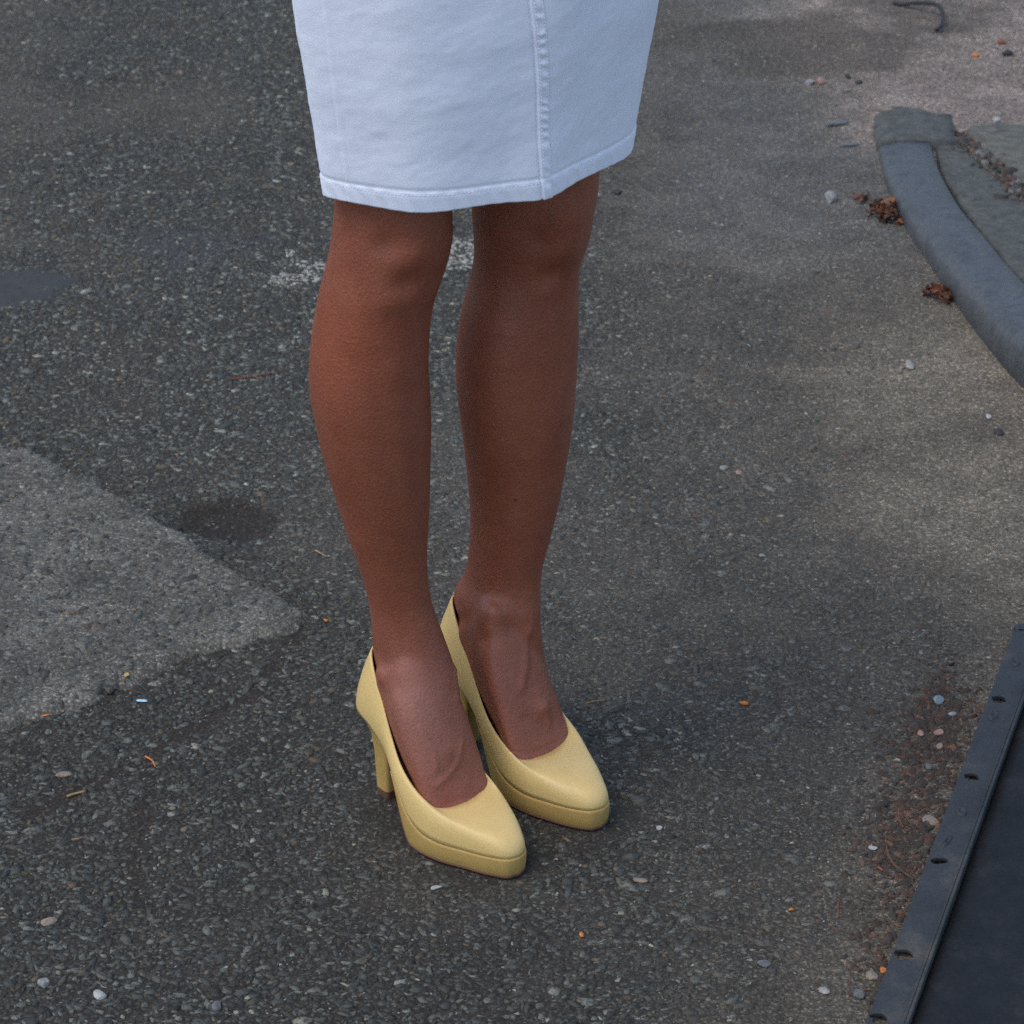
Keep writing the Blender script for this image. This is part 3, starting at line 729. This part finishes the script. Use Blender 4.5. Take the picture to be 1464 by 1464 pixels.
# hips under the skirt join the legs
a = np.linspace(0, 2 * np.pi, 40, endpoint=False); hp = []
for zz, rx, ry in ((.68, .10, .055), (.72, .115, .07), (.80, .135, .085), (.90, .14, .09), (1.0, .115, .08), (1.06, .10, .07)):
    hp.append(np.column_stack([-.035 + rx * np.cos(a) * .80 - ry * np.sin(a) * .5, .032 + rx * np.cos(a) * .42 + ry * np.sin(a) * .8, np.full(40, zz)]))
V, F = loft(hp); add_closed(V, F)
bm0 = pymesh('legs_tmp', np.concatenate(LV), LF); tmp = put('legs_tmp', bm0)
b_ = bmesh.new(); b_.from_mesh(bm0); bmesh.ops.recalc_face_normals(b_, faces=b_.faces); b_.to_mesh(bm0); b_.free()
r_ = tmp.modifiers.new('r', 'REMESH'); r_.mode = 'VOXEL'; r_.voxel_size = .0021
s_ = tmp.modifiers.new('s', 'SMOOTH'); s_.factor = .5; s_.iterations = 14
dg = bpy.context.evaluated_depsgraph_get(); body_m = bpy.data.meshes.new_from_object(tmp.evaluated_get(dg)); bpy.data.objects.remove(tmp)
body_m.name = 'body'; nv = len(body_m.vertices)
co = np.empty(nv * 3, np.float32); body_m.vertices.foreach_get('co', co); co = co.reshape(-1, 3).astype(float)
no = np.empty(nv * 3, np.float32); body_m.vertex_normals.foreach_get('vector', no); no = no.reshape(-1, 3)
bvh = BVHTree.FromPolygons([Vector(c) for c in co], [tuple(p.vertices) for p in body_m.polygons])
def on_body(u, v):
    d = Vector(ray(u, v)).normalized(); h = bvh.ray_cast(Vector(_C), d); return np.array(h[0]) if h[0] else None
disp = np.zeros(nv)
# anatomy: (place, radius, height) soft bumps; strokes are chains of small ones
BUMPS = [(602, 335, .025, .0042), (592, 370, .016, .0028), (556, 350, .013, -.0038), (580, 408, .012, -.0034), (560, 432, .013, .0022), (628, 395, .010, -.0020), (520, 345, .02, .001),
         (815, 318, .024, .0058), (806, 355, .015, .0040), (772, 343, .013, -.0036), (792, 392, .012, -.0034), (778, 414, .013, .0020),
         (706, 876, .0120, .0085), (702, 900, .006, .0012), (690, 915, .008, -.0018), (735, 900, .010, -.0014),
         (547, 962, .011, .0060), (570, 985, .010, -.0012), (583, 1010, .012, .0010),
         (775, 1012, .0075, .0030), (752, 1030, .007, -.0012), (640, 1075, .010, .0012), (665, 1120, .009, .0010)]
STROKES = [([(768, 985), (780, 1010), (785, 1035)], .0035, .0014), ([(757, 900), (752, 950), (745, 985)], .0045, .0016), ([(640, 920), (650, 960), (655, 1000)], .0045, .0014),
           ([(600, 1040), (620, 1075), (625, 1100)], .0028, .0010), ([(660, 1060), (655, 1090), (640, 1110), (622, 1125)], .0026, .0011), ([(600, 1150), (625, 1143), (650, 1146), (690, 1128)], .0018, -.0012),
           ([(610, 1152), (640, 1149), (690, 1133)], .0016, -.0010), ([(735, 1083), (760, 1078), (795, 1070)], .0018, -.0011), ([(740, 1076), (770, 1072), (798, 1060)], .0016, -.0010),
           ([(655, 640), (656, 700), (668, 780)], .010, .0006), ([(690, 560), (700, 660), (712, 760)], .008, -.0008), ([(560, 520), (575, 640), (585, 760)], .010, .0012)]
def add_bump(p, r, h):
    if p is None: return
    d2 = ((co - p) ** 2).sum(1); k = d2 < 9 * r * r; disp[k] += h * np.exp(-d2[k] / (r * r))
for u, v, r, h in BUMPS: add_bump(on_body(u, v), r, h)
for P, r, h in STROKES:
    pts = [on_body(*p) for p in P]
    if any(p is None for p in pts): continue
    pl = np.array(pts); L = np.linalg.norm(np.diff(pl, axis=0), axis=1).sum(); m_ = max(int(L / (r * .8)), 3)
    for q in resample(pl, m_): add_bump(q, r, h * (.5 if h < 0 else .55))
co2 = co + no * disp[:, None]
# skin colour: a mole, drier paler patches at ankle and knuckles
sc = np.ones((nv, 3))
def tint(u, v, r, c):
    p = on_body(u, v)
    if p is None: return
    w_ = np.exp(-((co - p) ** 2).sum(1) / (r * r))[:, None]; sc[:] = sc * (1 - w_) + sc * np.array(c) * w_
tint(737, 715, .0016, (.25, .2, .2)); tint(690, 900, .025, (1.04, 1.06, 1.08)); tint(585, 1010, .035, (1.15, 1.45, 1.9)); tint(610, 1090, .03, (1.15, 1.35, 1.6)); tint(740, 1000, .05, (1.03, 1.12, 1.22)); tint(560, 930, .03, (1.05, 1.15, 1.3))
tint(500, 500, .05, (1.12, 1.0, .95)); tint(600, 372, .02, (1.0, .93, .93)); tint(640, 1150, .012, (1.1, .95, .95))
body_m.vertices.foreach_set('co', (co2 - PO).astype(np.float32).ravel()); body_m.update()
body_m.materials.clear(); set_col(body_m, sc)
put('body', body_m, M_skin, person, True)

# skirt
HEM_Z = .63
HEM = np.array([(-.1540, -.0590), (-.1320, -.0755), (-.0983, -.0872), (-.0753, -.0916), (-.0468, -.0887), (-.0069, -.0753), (.0277, -.0588), (.0573, -.0251), (.0742, -.0048), (.0955, .0269), (.1030, .0480),
                (.1045, .075), (.098, .112), (.06, .145), (0, .145), (-.07, .11), (-.120, .055), (-.147, .003), (-.1555, -.034)])
hem = catmull(HEM, 16, True)
seam_i = 6 * 16 + 2; left_i = 4
NS = 520
d_ = np.r_[0, np.cumsum(np.linalg.norm(np.diff(np.vstack([hem, hem[:1]]), axis=0), axis=1))]; LEN = d_[-1]
seam_s, left_s, back_s = d_[seam_i], d_[14], d_[14 * 16]
ss_ = np.linspace(0, LEN, NS, endpoint=False)
# finer sampling round the front seam
ss_ = np.sort(np.r_[ss_, seam_s + np.linspace(-.045, .006, 150)]); ss_ = ss_[np.r_[True, np.diff(ss_) > .00012]]
hx = np.interp(ss_, d_, np.r_[hem[:, 0], hem[0, 0]]); hy = np.interp(ss_, d_, np.r_[hem[:, 1], hem[0, 1]])
NS = len(ss_)
zz = np.r_[np.linspace(HEM_Z, HEM_Z + .03, 26), np.linspace(HEM_Z + .0315, .86, 150), np.linspace(.87, 1.08, 20)]
CEN = np.array([-.044, .030])
def skirt_scale(z): return np.interp(z, [.63, .70, .77, .84, .92, 1.0, 1.08], [1, 1.068, 1.137, 1.19, 1.20, 1.05, .92])
Sg, Zg = np.meshgrid(ss_, zz); kx = skirt_scale(Zg)
Xg = CEN[0] + (hx[None] - CEN[0]) * kx; Yg = CEN[1] + (hy[None] - CEN[1]) * kx
hz_ = Zg - HEM_Z
# outward normals in plan
tx, ty = np.gradient(Xg, axis=1), np.gradient(Yg, axis=1); ln = np.hypot(tx, ty) + 1e-9; nx_, ny_ = ty / ln, -tx / ln
u_, w_ = Sg, Zg
# creases: soft drag lines, stronger towards the seam and hips
wr = .0042 * (fbm(u_ * .9 + .75 * w_, w_ * 1.5 - .9 * u_, 9, 2, 121) - .5) + .0011 * (fbm(u_ * .8 + .5 * w_, w_ * 1.7 - .7 * u_, 30, 3, 131) - .5) + .0004 * (fbm(u_, w_, 110, 2, 141) - .5)
disp_s = wr * sstep(.0, .05, hz_ + .012)
# hem band: turned twice, a stitched groove above it, slight roping
band = sstep(.0175, .0150, hz_ + .0006 * np.sin(u_ * 300)); disp_s += .0006 * band
disp_s += -.0007 * np.exp(-((hz_ - .0185) / .0016) ** 2) + .0005 * band * np.sin(u_ * 420 + hz_ * 260) * fbm(u_, w_, 60, 2, 151)
disp_s += -.0005 * np.exp(-((hz_ - .0140) / .0007) ** 2)
# front seam: a raised felled edge with puckers on one side, a fold line on the other
ds = u_ - (seam_s - .010 - .11 * np.clip(hz_, 0, .25)) + .0008 * np.sin(w_ * 40)
disp_s += .0011 * sstep(-.0005, .0008, ds) * sstep(.0105, .0085, ds) - .0010 * np.exp(-((ds + .001) / .0009) ** 2) - .0007 * np.exp(-((ds - .0100) / .0012) ** 2)
disp_s += .0008 * np.exp(-((ds - .0055) / .0030) ** 2) * (.3 + .9 * fbm(u_ * .2, w_, 55, 2, 163)) * np.sin(w_ * 620 + 12 * fbm(u_, w_, 50, 2, 161) + ds * 220)
disp_s += .0030 * np.exp(-((ds - .002) / .02) ** 2) * sstep(.12, .0, hz_)
dl = u_ - left_s; disp_s += -.0005 * np.exp(-(dl / .0008) ** 2) + .0003 * sstep(-.0003, .0004, dl) * sstep(.006, .004, dl)
Xg = Xg + nx_ * disp_s; Yg = Yg + ny_ * disp_s
Zs = Zg + .0012 * np.sin(u_ * 55) * sstep(.02, 0, hz_)
V = np.stack([Xg.ravel(), Yg.ravel(), Zs.ravel()], 1) - PO
I = np.arange(V.shape[0]).reshape(Xg.shape); J = np.roll(I, -1, 1)
F = np.stack([I[:-1], J[:-1], J[1:], I[1:]], -1).reshape(-1, 4)
skirt = put('skirt', npmesh('skirt', V, F), M_denim, person, True); skirt['label'] = 'white denim pencil skirt with a stitched hem and an off-centre front seam'
so = skirt.modifiers.new('thickness', 'SOLIDIFY'); so.thickness = .0022; so.offset = -1
# topstitching: short threads along hem and seam
def thread_mesh(name, P, N3, step, seg, rad):
    L = np.r_[0, np.cumsum(np.linalg.norm(np.diff(P, axis=0), axis=1))]; vs_, fs_ = [], []
    for t0 in np.arange(0, L[-1] - step, step):
        q = [np.array([np.interp(t0 + k * seg, L, P[:, j]) for j in range(3)]) for k in (0, .5, 1)]
        nn = np.array([np.interp(t0, L, N3[:, j]) for j in range(3)]); tt = q[2] - q[0]; tt /= np.linalg.norm(tt) + 1e-9; bb = np.cross(nn, tt)
        o = len(vs_)
        for k, lift in ((0, -.0003), (1, .0003), (2, -.0003)):
            vs_ += [q[k] + nn * lift + bb * rad, q[k] + nn * (lift + rad), q[k] + nn * lift - bb * rad]
        fs_ += [(o, o + 1, o + 4, o + 3), (o + 1, o + 2, o + 5, o + 4), (o + 3, o + 4, o + 7, o + 6), (o + 4, o + 5, o + 8, o + 7)]
    return pymesh(name, vs_, fs_)
N3 = np.stack([nx_, ny_, np.zeros_like(nx_)], -1); V3 = V.reshape(*Xg.shape, 3)
ih = int(np.argmin(np.abs(zz - HEM_Z - .0140)))
put('stitching', thread_mesh('stitching', V3[ih], N3[ih], .0034, .0026, .00035), M_denim, skirt)
for off in (.0025, .0085):
    jj = [int(np.argmin(np.abs(ds[i_] - off))) for i_ in range(20, len(zz) - 22)]; ii = np.arange(20, len(zz) - 22)
    put('stitching', thread_mesh('stitching', V3[ii, jj], N3[ii, jj], .0034, .0026, .00035), M_denim, skirt)
# waistband
a = V3[-1]; nb = N3[-1]; v, f = loft([a + nb * .002 + (0, 0, -.03), a + nb * .0035 + (0, 0, -.028), a + nb * .0035 + (0, 0, .008), a - nb * .002 + (0, 0, .009)], False)
put('waistband', pymesh('waistband', v, f), M_denim, skirt, True)

# ------------------------------------------------------------------ small things on the ground
def plain(name, c, rough=.7, spec=.4, var=.25):
    return m_speckle(name, tuple(x * (1 - var) for x in c), tuple(min(x * (1 + var), .9) for x in c), 120, rough, spec, 0, 700, .3, .001)
PAL = dict(grey=(.11, .113, .108), pale=(.25, .24, .215), white=(.34, .33, .30), pink=(.30, .17, .13), tan=(.22, .17, .125), orange=(.50, .16, .035), blue=(.38, .60, .72), yellow=(.45, .33, .09), brown=(.085, .045, .025), dark=(.03, .03, .03), straw=(.33, .22, .11), red=(.22, .06, .03), green=(.02, .12, .04))
PM = {k: plain(k + '_bit', v) for k, v in PAL.items()}
M_glass, nt_, bgl = mat_base('clear_glass', .08, .5); bgl.inputs['Base Color'].default_value = (.26, .31, .29, 1); bgl.inputs['Transmission Weight'].default_value = .35
def ground_z(x, y):
    x, y = np.array([x]), np.array([y])
    z = relief(x, y)[0]
    if poly_sd(x, y, PATCH)[0] > .003: z = .008
    return float(z)
def rock(name, u, v, size, mat, label, cat='pebble', flat=.6, ratio=.75, seed=0, sub=2, lift=0., rz=None):
    r = np.random.default_rng(seed + int(u * 7 + v)); bm = bmesh.new(); bmesh.ops.create_icosphere(bm, subdivisions=sub, radius=1)
    c = np.array([q.co[:] for q in bm.verts]); 
    for _ in range(7):
        n_ = r.normal(size=3); n_ /= np.linalg.norm(n_); h_ = .5 + .35 * r.random(); d_ = c @ n_; c = c - np.outer(np.maximum(d_ - h_, 0), n_) * .92
    c = c * (1 + .06 * (r.random((len(c), 1)) - .5)) * (size / 2, size / 2 * ratio, size / 2 * flat)
    for q, p in zip(bm.verts, c): q.co = p
    m = bpy.data.meshes.new(name); bm.to_mesh(m); bm.free(); o = put(name, m, mat)
    p = gp(u, v); p = gp(u, v, ground_z(p[0], p[1])); o.location = (p[0], p[1], ground_z(p[0], p[1]) + size * flat * .2 + lift + .0006); o.rotation_euler = (0, 0, r.random() * 6.28 if rz is None else rz)
    tag(o, label, cat); return o
rock('pebble', 1187, 287, .026, PM['pale'], 'grey-white stone lying alone in the silt left of the kerb', seed=2, flat=.75)
rock('stone_shard', 1300, 523, .026, PM['pale'], 'flat pale shard lying left of the steel kerb', 'stone', .25, .5, 3)
rock('stone_shard', 1196, 178, .042, PM['grey'], 'flat grey shard in the silt left of the kerb end', 'stone', .22, .35, 4, rz=.3)
rock('stone_shard', 1214, 208, .030, PM['grey'], 'smaller grey shard just left of the kerb end', 'stone', .25, .5, 5, rz=0)
rock('stone_shard', 1266, 157, .030, PM['tan'], 'tan stone shard behind the end of the kerb', 'stone', .35, .5, 6, rz=.2)
rock('pebble', 1173, 118, .022, PM['pink'], 'pinkish pebble on the far dark silt', seed=7)
rock('pebble', 1158, 121, .020, PM['pale'], 'pale crumb beside the pinkish pebble on the far silt', seed=8)
rock('pebble', 1212, 110, .014, PM['dark'], 'dark pebble on the edge of the far sand', seed=9)
rock('pebble', 1228, 119, .014, PM['dark'], 'second dark pebble nearer on the edge of the far sand', seed=10)
rock('glass_chunk', 1341, 1004, .015, M_glass, 'larger lump of broken glass beside the black steel frame', 'glass', .6, .8, 11)
rock('glass_chunk', 1361, 1023, .0095, M_glass, 'smaller lump of broken glass beside the black steel frame', 'glass', .6, .8, 12)
rock('pebble', 1316, 1051, .0085, PM['pink'], 'pink pebble, left one of the pair beside the black frame', seed=13, flat=.8)
rock('pebble', 1343, 1051, .0120, PM['pink'], 'pink pebble, right one of the pair beside the black frame', seed=14, flat=.7)
rock('pebble', 1344, 1069, .0100, PM['tan'], 'tan pebble just below the pair of pink pebbles', seed=15)
rock('pebble', 1327, 1098, .0110, PM['grey'], 'bluish grey pebble in the dirt beside the black frame', seed=16)
rock('stone_shard', 1331, 1175, .020, PM['tan'], 'flat tan flake touching the edge of the black frame', 'stone', .25, .9, 17)
rock('plastic_chip', 1248, 1213, .0095, PM['white'], 'small white chip left of the twigs', 'chip', .4, .9, 18)
rock('leaf_scrap', 1262, 1389, .0085, PM['orange'], 'orange scrap against the lower edge of the black frame', 'scrap', .5, .8, 19)
rock('pebble', 1227, 1424, .0140, PM['grey'], 'bluish grey stone near the foot of the black frame', seed=20)
rock('pebble', 1178, 1418, .0120, PM['pale'], 'pale flat stone in the lower right foreground', seed=21, flat=.4)
rock('pebble', 1092, 1380, .0150, PM['grey'], 'broad grey stone set in the road at lower right', seed=22, flat=.3)
rock('pebble', 1247, 1398, .0140, PM['tan'], 'tan stone beside the orange scrap at lower right', seed=23, flat=.5)
rock('paper_chip', 204, 1004, .0135, PM['blue'], 'pale blue chip lying below the asphalt patch', 'chip', .12, .42, 24, 2, .001, -.1)
rock('leaf_scrap', 181, 967, .0090, PM['yellow'], 'yellow scrap on the lower edge of the asphalt patch', 'scrap', .2, .6, 25, 2, .001)
rock('leaf_scrap', 64, 1025, .0120, PM['orange'], 'orange scrap at the lower left edge of the patch', 'scrap', .25, .4, 26, 2, .001, .2)
rock('leaf_scrap', 466, 889, .0070, PM['orange'], 'orange scrap right of the patch corner', 'scrap', .4, .6, 27, 2, .001)
rock('leaf_scrap', 832, 1339, .0075, PM['orange'], 'orange scrap in the road below the shoes', 'scrap', .5, .7, 28, 2, .001)
rock('leaf_scrap', 1063, 1008, .0110, PM['orange'], 'orange scrap in the road right of the shoes', 'scrap', .4, .4, 29, 2, .001, -.2)
rock('leaf_scrap', 1131, 1303, .0055, PM['orange'], 'tiny orange scrap in the lower right road', 'scrap', .5, .7, 30, 2, .001)
rock('pebble', 62, 1409, .0150, PM['pale'], 'pale stone, left one of two at lower left', seed=31)
rock('pebble', 143, 1425, .0150, PM['white'], 'whitish stone, right one of two at lower left', seed=32, flat=.5)
rock('pebble', 70, 1320, .0160, PM['tan'], 'tan stone in the lower left road', seed=33, flat=.4)
rock('pebble', 92, 1109, .0180, PM['tan'], 'flat tan stone beside the crack at left', seed=34, flat=.3, ratio=.45, rz=.2)
rock('pebble', 310, 1440, .0130, PM['grey'], 'flat grey stone at the bottom edge left of centre', seed=35, flat=.4)
rock('pebble', 1035, 671, .0110, PM['pale'], 'cream pebble of a pair in the road right of the legs', seed=36, flat=.5)
rock('pebble', 1056, 677, .0105, PM['pink'], 'pink pebble of a pair in the road right of the legs', seed=37, flat=.4)
rock('pebble', 1090, 796, .0090, PM['pale'], 'cream pebble alone in the dusty road at mid right', seed=38, flat=.4)
rock('pebble', 1413, 597, .0100, PM['white'], 'white pebble in the dust below the steel kerb', seed=39, flat=.5)
rock('pebble', 1427, 620, .0150, PM['dark'], 'dark stone in the dust below the steel kerb', seed=40)
rock('pebble', 1423, 192, .0170, PM['white'], 'white crumb lying on the sidewalk slab', seed=41, lift=.022)
rock('pebble', 942, 1185, .0085, PM['white'], 'small white pebble right of the rear shoe toe', seed=42, flat=.4)
rock('pebble', 1009, 1213, .0090, PM['pale'], 'pale pebble in the road right of both shoes', seed=43, flat=.4)
rock('pebble', 915, 1260, .0150, PM['tan'], 'flat pinkish tan stone in the road below the rear shoe', seed=44, flat=.25, ratio=.5, rz=-.2)
rock('pebble', 624, 1270, .0120, PM['white'], 'whitish flake just below the front shoe', seed=45, flat=.2, ratio=.6)
rock('pebble', 1440, 78, .0200, PM['dark'], 'dark stone on the far sand at upper right', seed=46)
rock('leaf_scrap', 1394, 80, .0200, PM['orange'], 'orange leaf scrap on the far sand at upper right', 'scrap', .3, .6, 47)
rock('leaf_scrap', 1432, 63, .0170, PM['red'], 'reddish leaf scrap on the far sand at upper right', 'scrap', .4, .7, 48)
rock('plastic_chip', 1168, 602, .0070, PM['green'], 'tiny green chip in the road right of the legs', 'chip', .5, .7, 49)
rock('pebble', 883, 277, .0150, PM['dark'], 'small dark pebble beside the skirt hem on the silt', seed=50)

def stick(name, pts, r0, r1, mat, label, cat, lift=.002, sub=5, nodes=()):
    P = np.array([(*gp(u, v, ground_z(*gp(u, v)[:2]))[:2], 0) for u, v, *_ in pts]); hz = [q[2] if len(q) > 2 else 0 for q in pts]
    P[:, 2] = [ground_z(p[0], p[1]) + lift + h for p, h in zip(P, hz)]
    c = P[0].copy(); P = catmull(P - c, sub); n_ = len(P); R = []
    for i, p in enumerate(P):
        t_ = P[min(i + 1, n_ - 1)] - P[max(i - 1, 0)]; t_ /= np.linalg.norm(t_); a_ = np.cross(t_, [0, 0, 1.]); a_ /= np.linalg.norm(a_) + 1e-9; b_ = np.cross(a_, t_)
        rr = (r0 + (r1 - r0) * i / (n_ - 1)) * (1 + .25 * (random.random() - .5))
        R.append(np.array([p + rr * (math.cos(q) * a_ + math.sin(q) * b_) for q in np.linspace(0, 2 * math.pi, 7, endpoint=False)]))
    v, f = loft(R); o = put(name, pymesh(name, v, f), mat, smooth=True); o.location = c; tag(o, label, cat); return o
stick('twig', [(1268, 1222), (1279, 1240), (1292, 1250), (1306, 1260)], .0019, .0014, PM['brown'], 'thick brown twig lying in the dirt left of the black frame', 'twig')
stick('twig', [(1266, 1195), (1267, 1212), (1270, 1225)], .0010, .0013, PM['brown'], 'upright-running thin twig joining the thick brown twig', 'twig')
stick('twig', [(1284, 1160), (1287, 1178), (1296, 1190)], .0008, .0006, PM['red'], 'curved reddish stalk left of the tan flake', 'twig')
stick('twig', [(1296, 1172), (1305, 1186), (1309, 1195)], .0007, .0005, PM['brown'], 'short brown stalk beside the curved reddish stalk', 'twig')
stick('twig', [(1255, 1242), (1262, 1247)], .0012, .0008, PM['red'], 'stubby reddish stalk left of the thick brown twig', 'twig')
stick('twig', [(1198, 1292), (1198, 1314)], .0006, .0005, PM['red'], 'thin reddish stalk in the lower right road', 'twig')
stick('twig', [(96, 1141), (108, 1137), (121, 1134)], .0014, .0010, PM['straw'], 'straw-coloured sliver beside the crack at left', 'twig')
stick('twig', [(838, 1007), (850, 1005), (864, 1003)], .0007, .0005, PM['straw'], 'straw-coloured needle right of the rear ankle', 'twig')
stick('twig', [(330, 544), (355, 541), (392, 535)], .0008, .0005, PM['red'], 'thin reddish needle left of the front calf', 'twig')
stick('twig', [(451, 789), (460, 794), (467, 798)], .0008, .0006, PM['straw'], 'straw-coloured needle left of the front shin', 'twig')
stick('twig', [(208, 1084), (218, 1090), (222, 1098)], .0010, .0007, PM['orange'], 'bent orange stalk where the cracks meet at left', 'twig')
stick('bent_wire', [(1277, 6), (1290, 9), (1303, 12, .006), (1320, 17, .012), (1336, 21, .014), (1345, 27, .012), (1347, 36, .008), (1344, 45, .004), (1336, 46)], .0035, .0032, PM['dark'], 'dark bent wire lying on the silt at the top right', 'wire', .004)

# dry leaves blown against the kerb
def leaf_mesh(seed):
    r = np.random.default_rng(seed); V, F = [], []; n_ = 6
    for i in range(n_):
        t = i / (n_ - 1); w = .32 * math.sin(math.pi * (t * .9 + .07)) ** .8; cz = .35 * (t - .5) ** 2 + .12 * r.normal() * t
        V += [(t - .5, -w, cz + .22 + .08 * r.normal()), (t - .5, 0, cz), (t - .5, w, cz + .18 + .08 * r.normal())]
        if i:
            o = 3 * i; F += [(o - 3, o - 2, o + 1, o), (o - 2, o - 1, o + 2, o + 1)]
    m = pymesh('leaf', V, F); m.polygons.foreach_set('use_smooth', np.ones(len(m.polygons), bool)); return m
LM = {}
for c in ('red', 'orange', 'brown'):
    M_leaf = plain('dry_leaf_' + c, {'red': (.15, .055, .030), 'orange': (.20, .085, .04), 'brown': (.085, .042, .025)}[c], .75, .3, .35)
    for s_ in range(3):
        m = leaf_mesh(s_ + ord(c[0])); m.materials.append(M_leaf); LM[(c, s_)] = m
def leaf_pile(u, v, n_, sx, sy, hz, label, seed):
    r = np.random.default_rng(seed); p = gp(u, v); z = ground_z(p[0], p[1]); e = empty('leaf_pile', (p[0], p[1], z)); tag(e, label, 'leaves')
    for i in range(n_):
        a_, q = r.random() * 6.28, r.random() ** .6; l = bpy.data.objects.new('leaf', LM[(('red', 'orange', 'brown')[int(r.choice(3, p=[.45, .25, .3]))], int(r.integers(3)))])
        S.collection.objects.link(l); l.parent = e
        l.location = (sx * q * math.cos(a_), sy * q * math.sin(a_), .003 + hz * (1 - q) * r.random()); l.rotation_euler = (r.normal() * .6, r.normal() * .6, r.random() * 6.28)
        k = .009 + .006 * r.random(); l.scale = (k, k * (.7 + .5 * r.random()), k)
leaf_pile(1270, 312, 64, .028, .040, .020, 'larger heap of dry red-brown leaves against the steel kerb', 1)
leaf_pile(1341, 432, 36, .020, .028, .013, 'smaller heap of dry red-brown leaves against the steel kerb', 2)
leaf_pile(1234, 290, 5, .02, .02, .003, 'few loose leaf crumbs left of the larger leaf heap', 3)
# dirt, leaf crumbs and chips packed in the sidewalk joint
r = np.random.default_rng(9); J = np.array([np.array(p[:2]) + (.017, .004) for p in joint] + [np.array(p) + (.015, .003) for p in j2[:2]]); jl = resample(catmull(J, 6), 1100)
jl = jl + r.normal(0, .010, jl.shape); js = np.clip(.0055 * np.exp(r.normal(0, .5, len(jl))), .003, .022)
jc = np.array([(.05, .04, .03), (.10, .08, .06), (.16, .15, .13), (.12, .05, .03), (.2, .19, .17)])[r.choice(5, len(jl), p=[.46, .28, .10, .13, .03])]
jm = build_stones('joint_debris', jl, js, side_z(jl[:, 0], jl[:, 1]) - .006 + .004 * r.random(len(jl)), jc, r, .7)
tag(put('joint_debris', jm, M_stone), 'dirt, leaf crumbs and chips packed into the sidewalk joint', 'debris', kind='stuff')
# dirt bed of the joint
bed = []
jr = resample(catmull(J, 6), 60); tj = np.gradient(jr, axis=0); tj /= np.linalg.norm(tj, axis=1)[:, None]; nj = np.column_stack([-tj[:, 1], tj[:, 0]])
V = []; F = []
for i in range(60):
    for o_ in (-.03, 0, .03):
        q = jr[i] + nj[i] * o_; V.append((q[0], q[1], side_z(q[0], q[1]) - .010))
    if i: F += [(3 * i - 3, 3 * i - 2, 3 * i + 1, 3 * i), (3 * i - 2, 3 * i - 1, 3 * i + 2, 3 * i + 1)]
jb = put('joint_bed', pymesh('joint_bed', V, F), plain('joint_soil', (.05, .04, .03), .95, .2), smooth=True); tag(jb, 'dark soil filling the sidewalk joint', kind='structure')
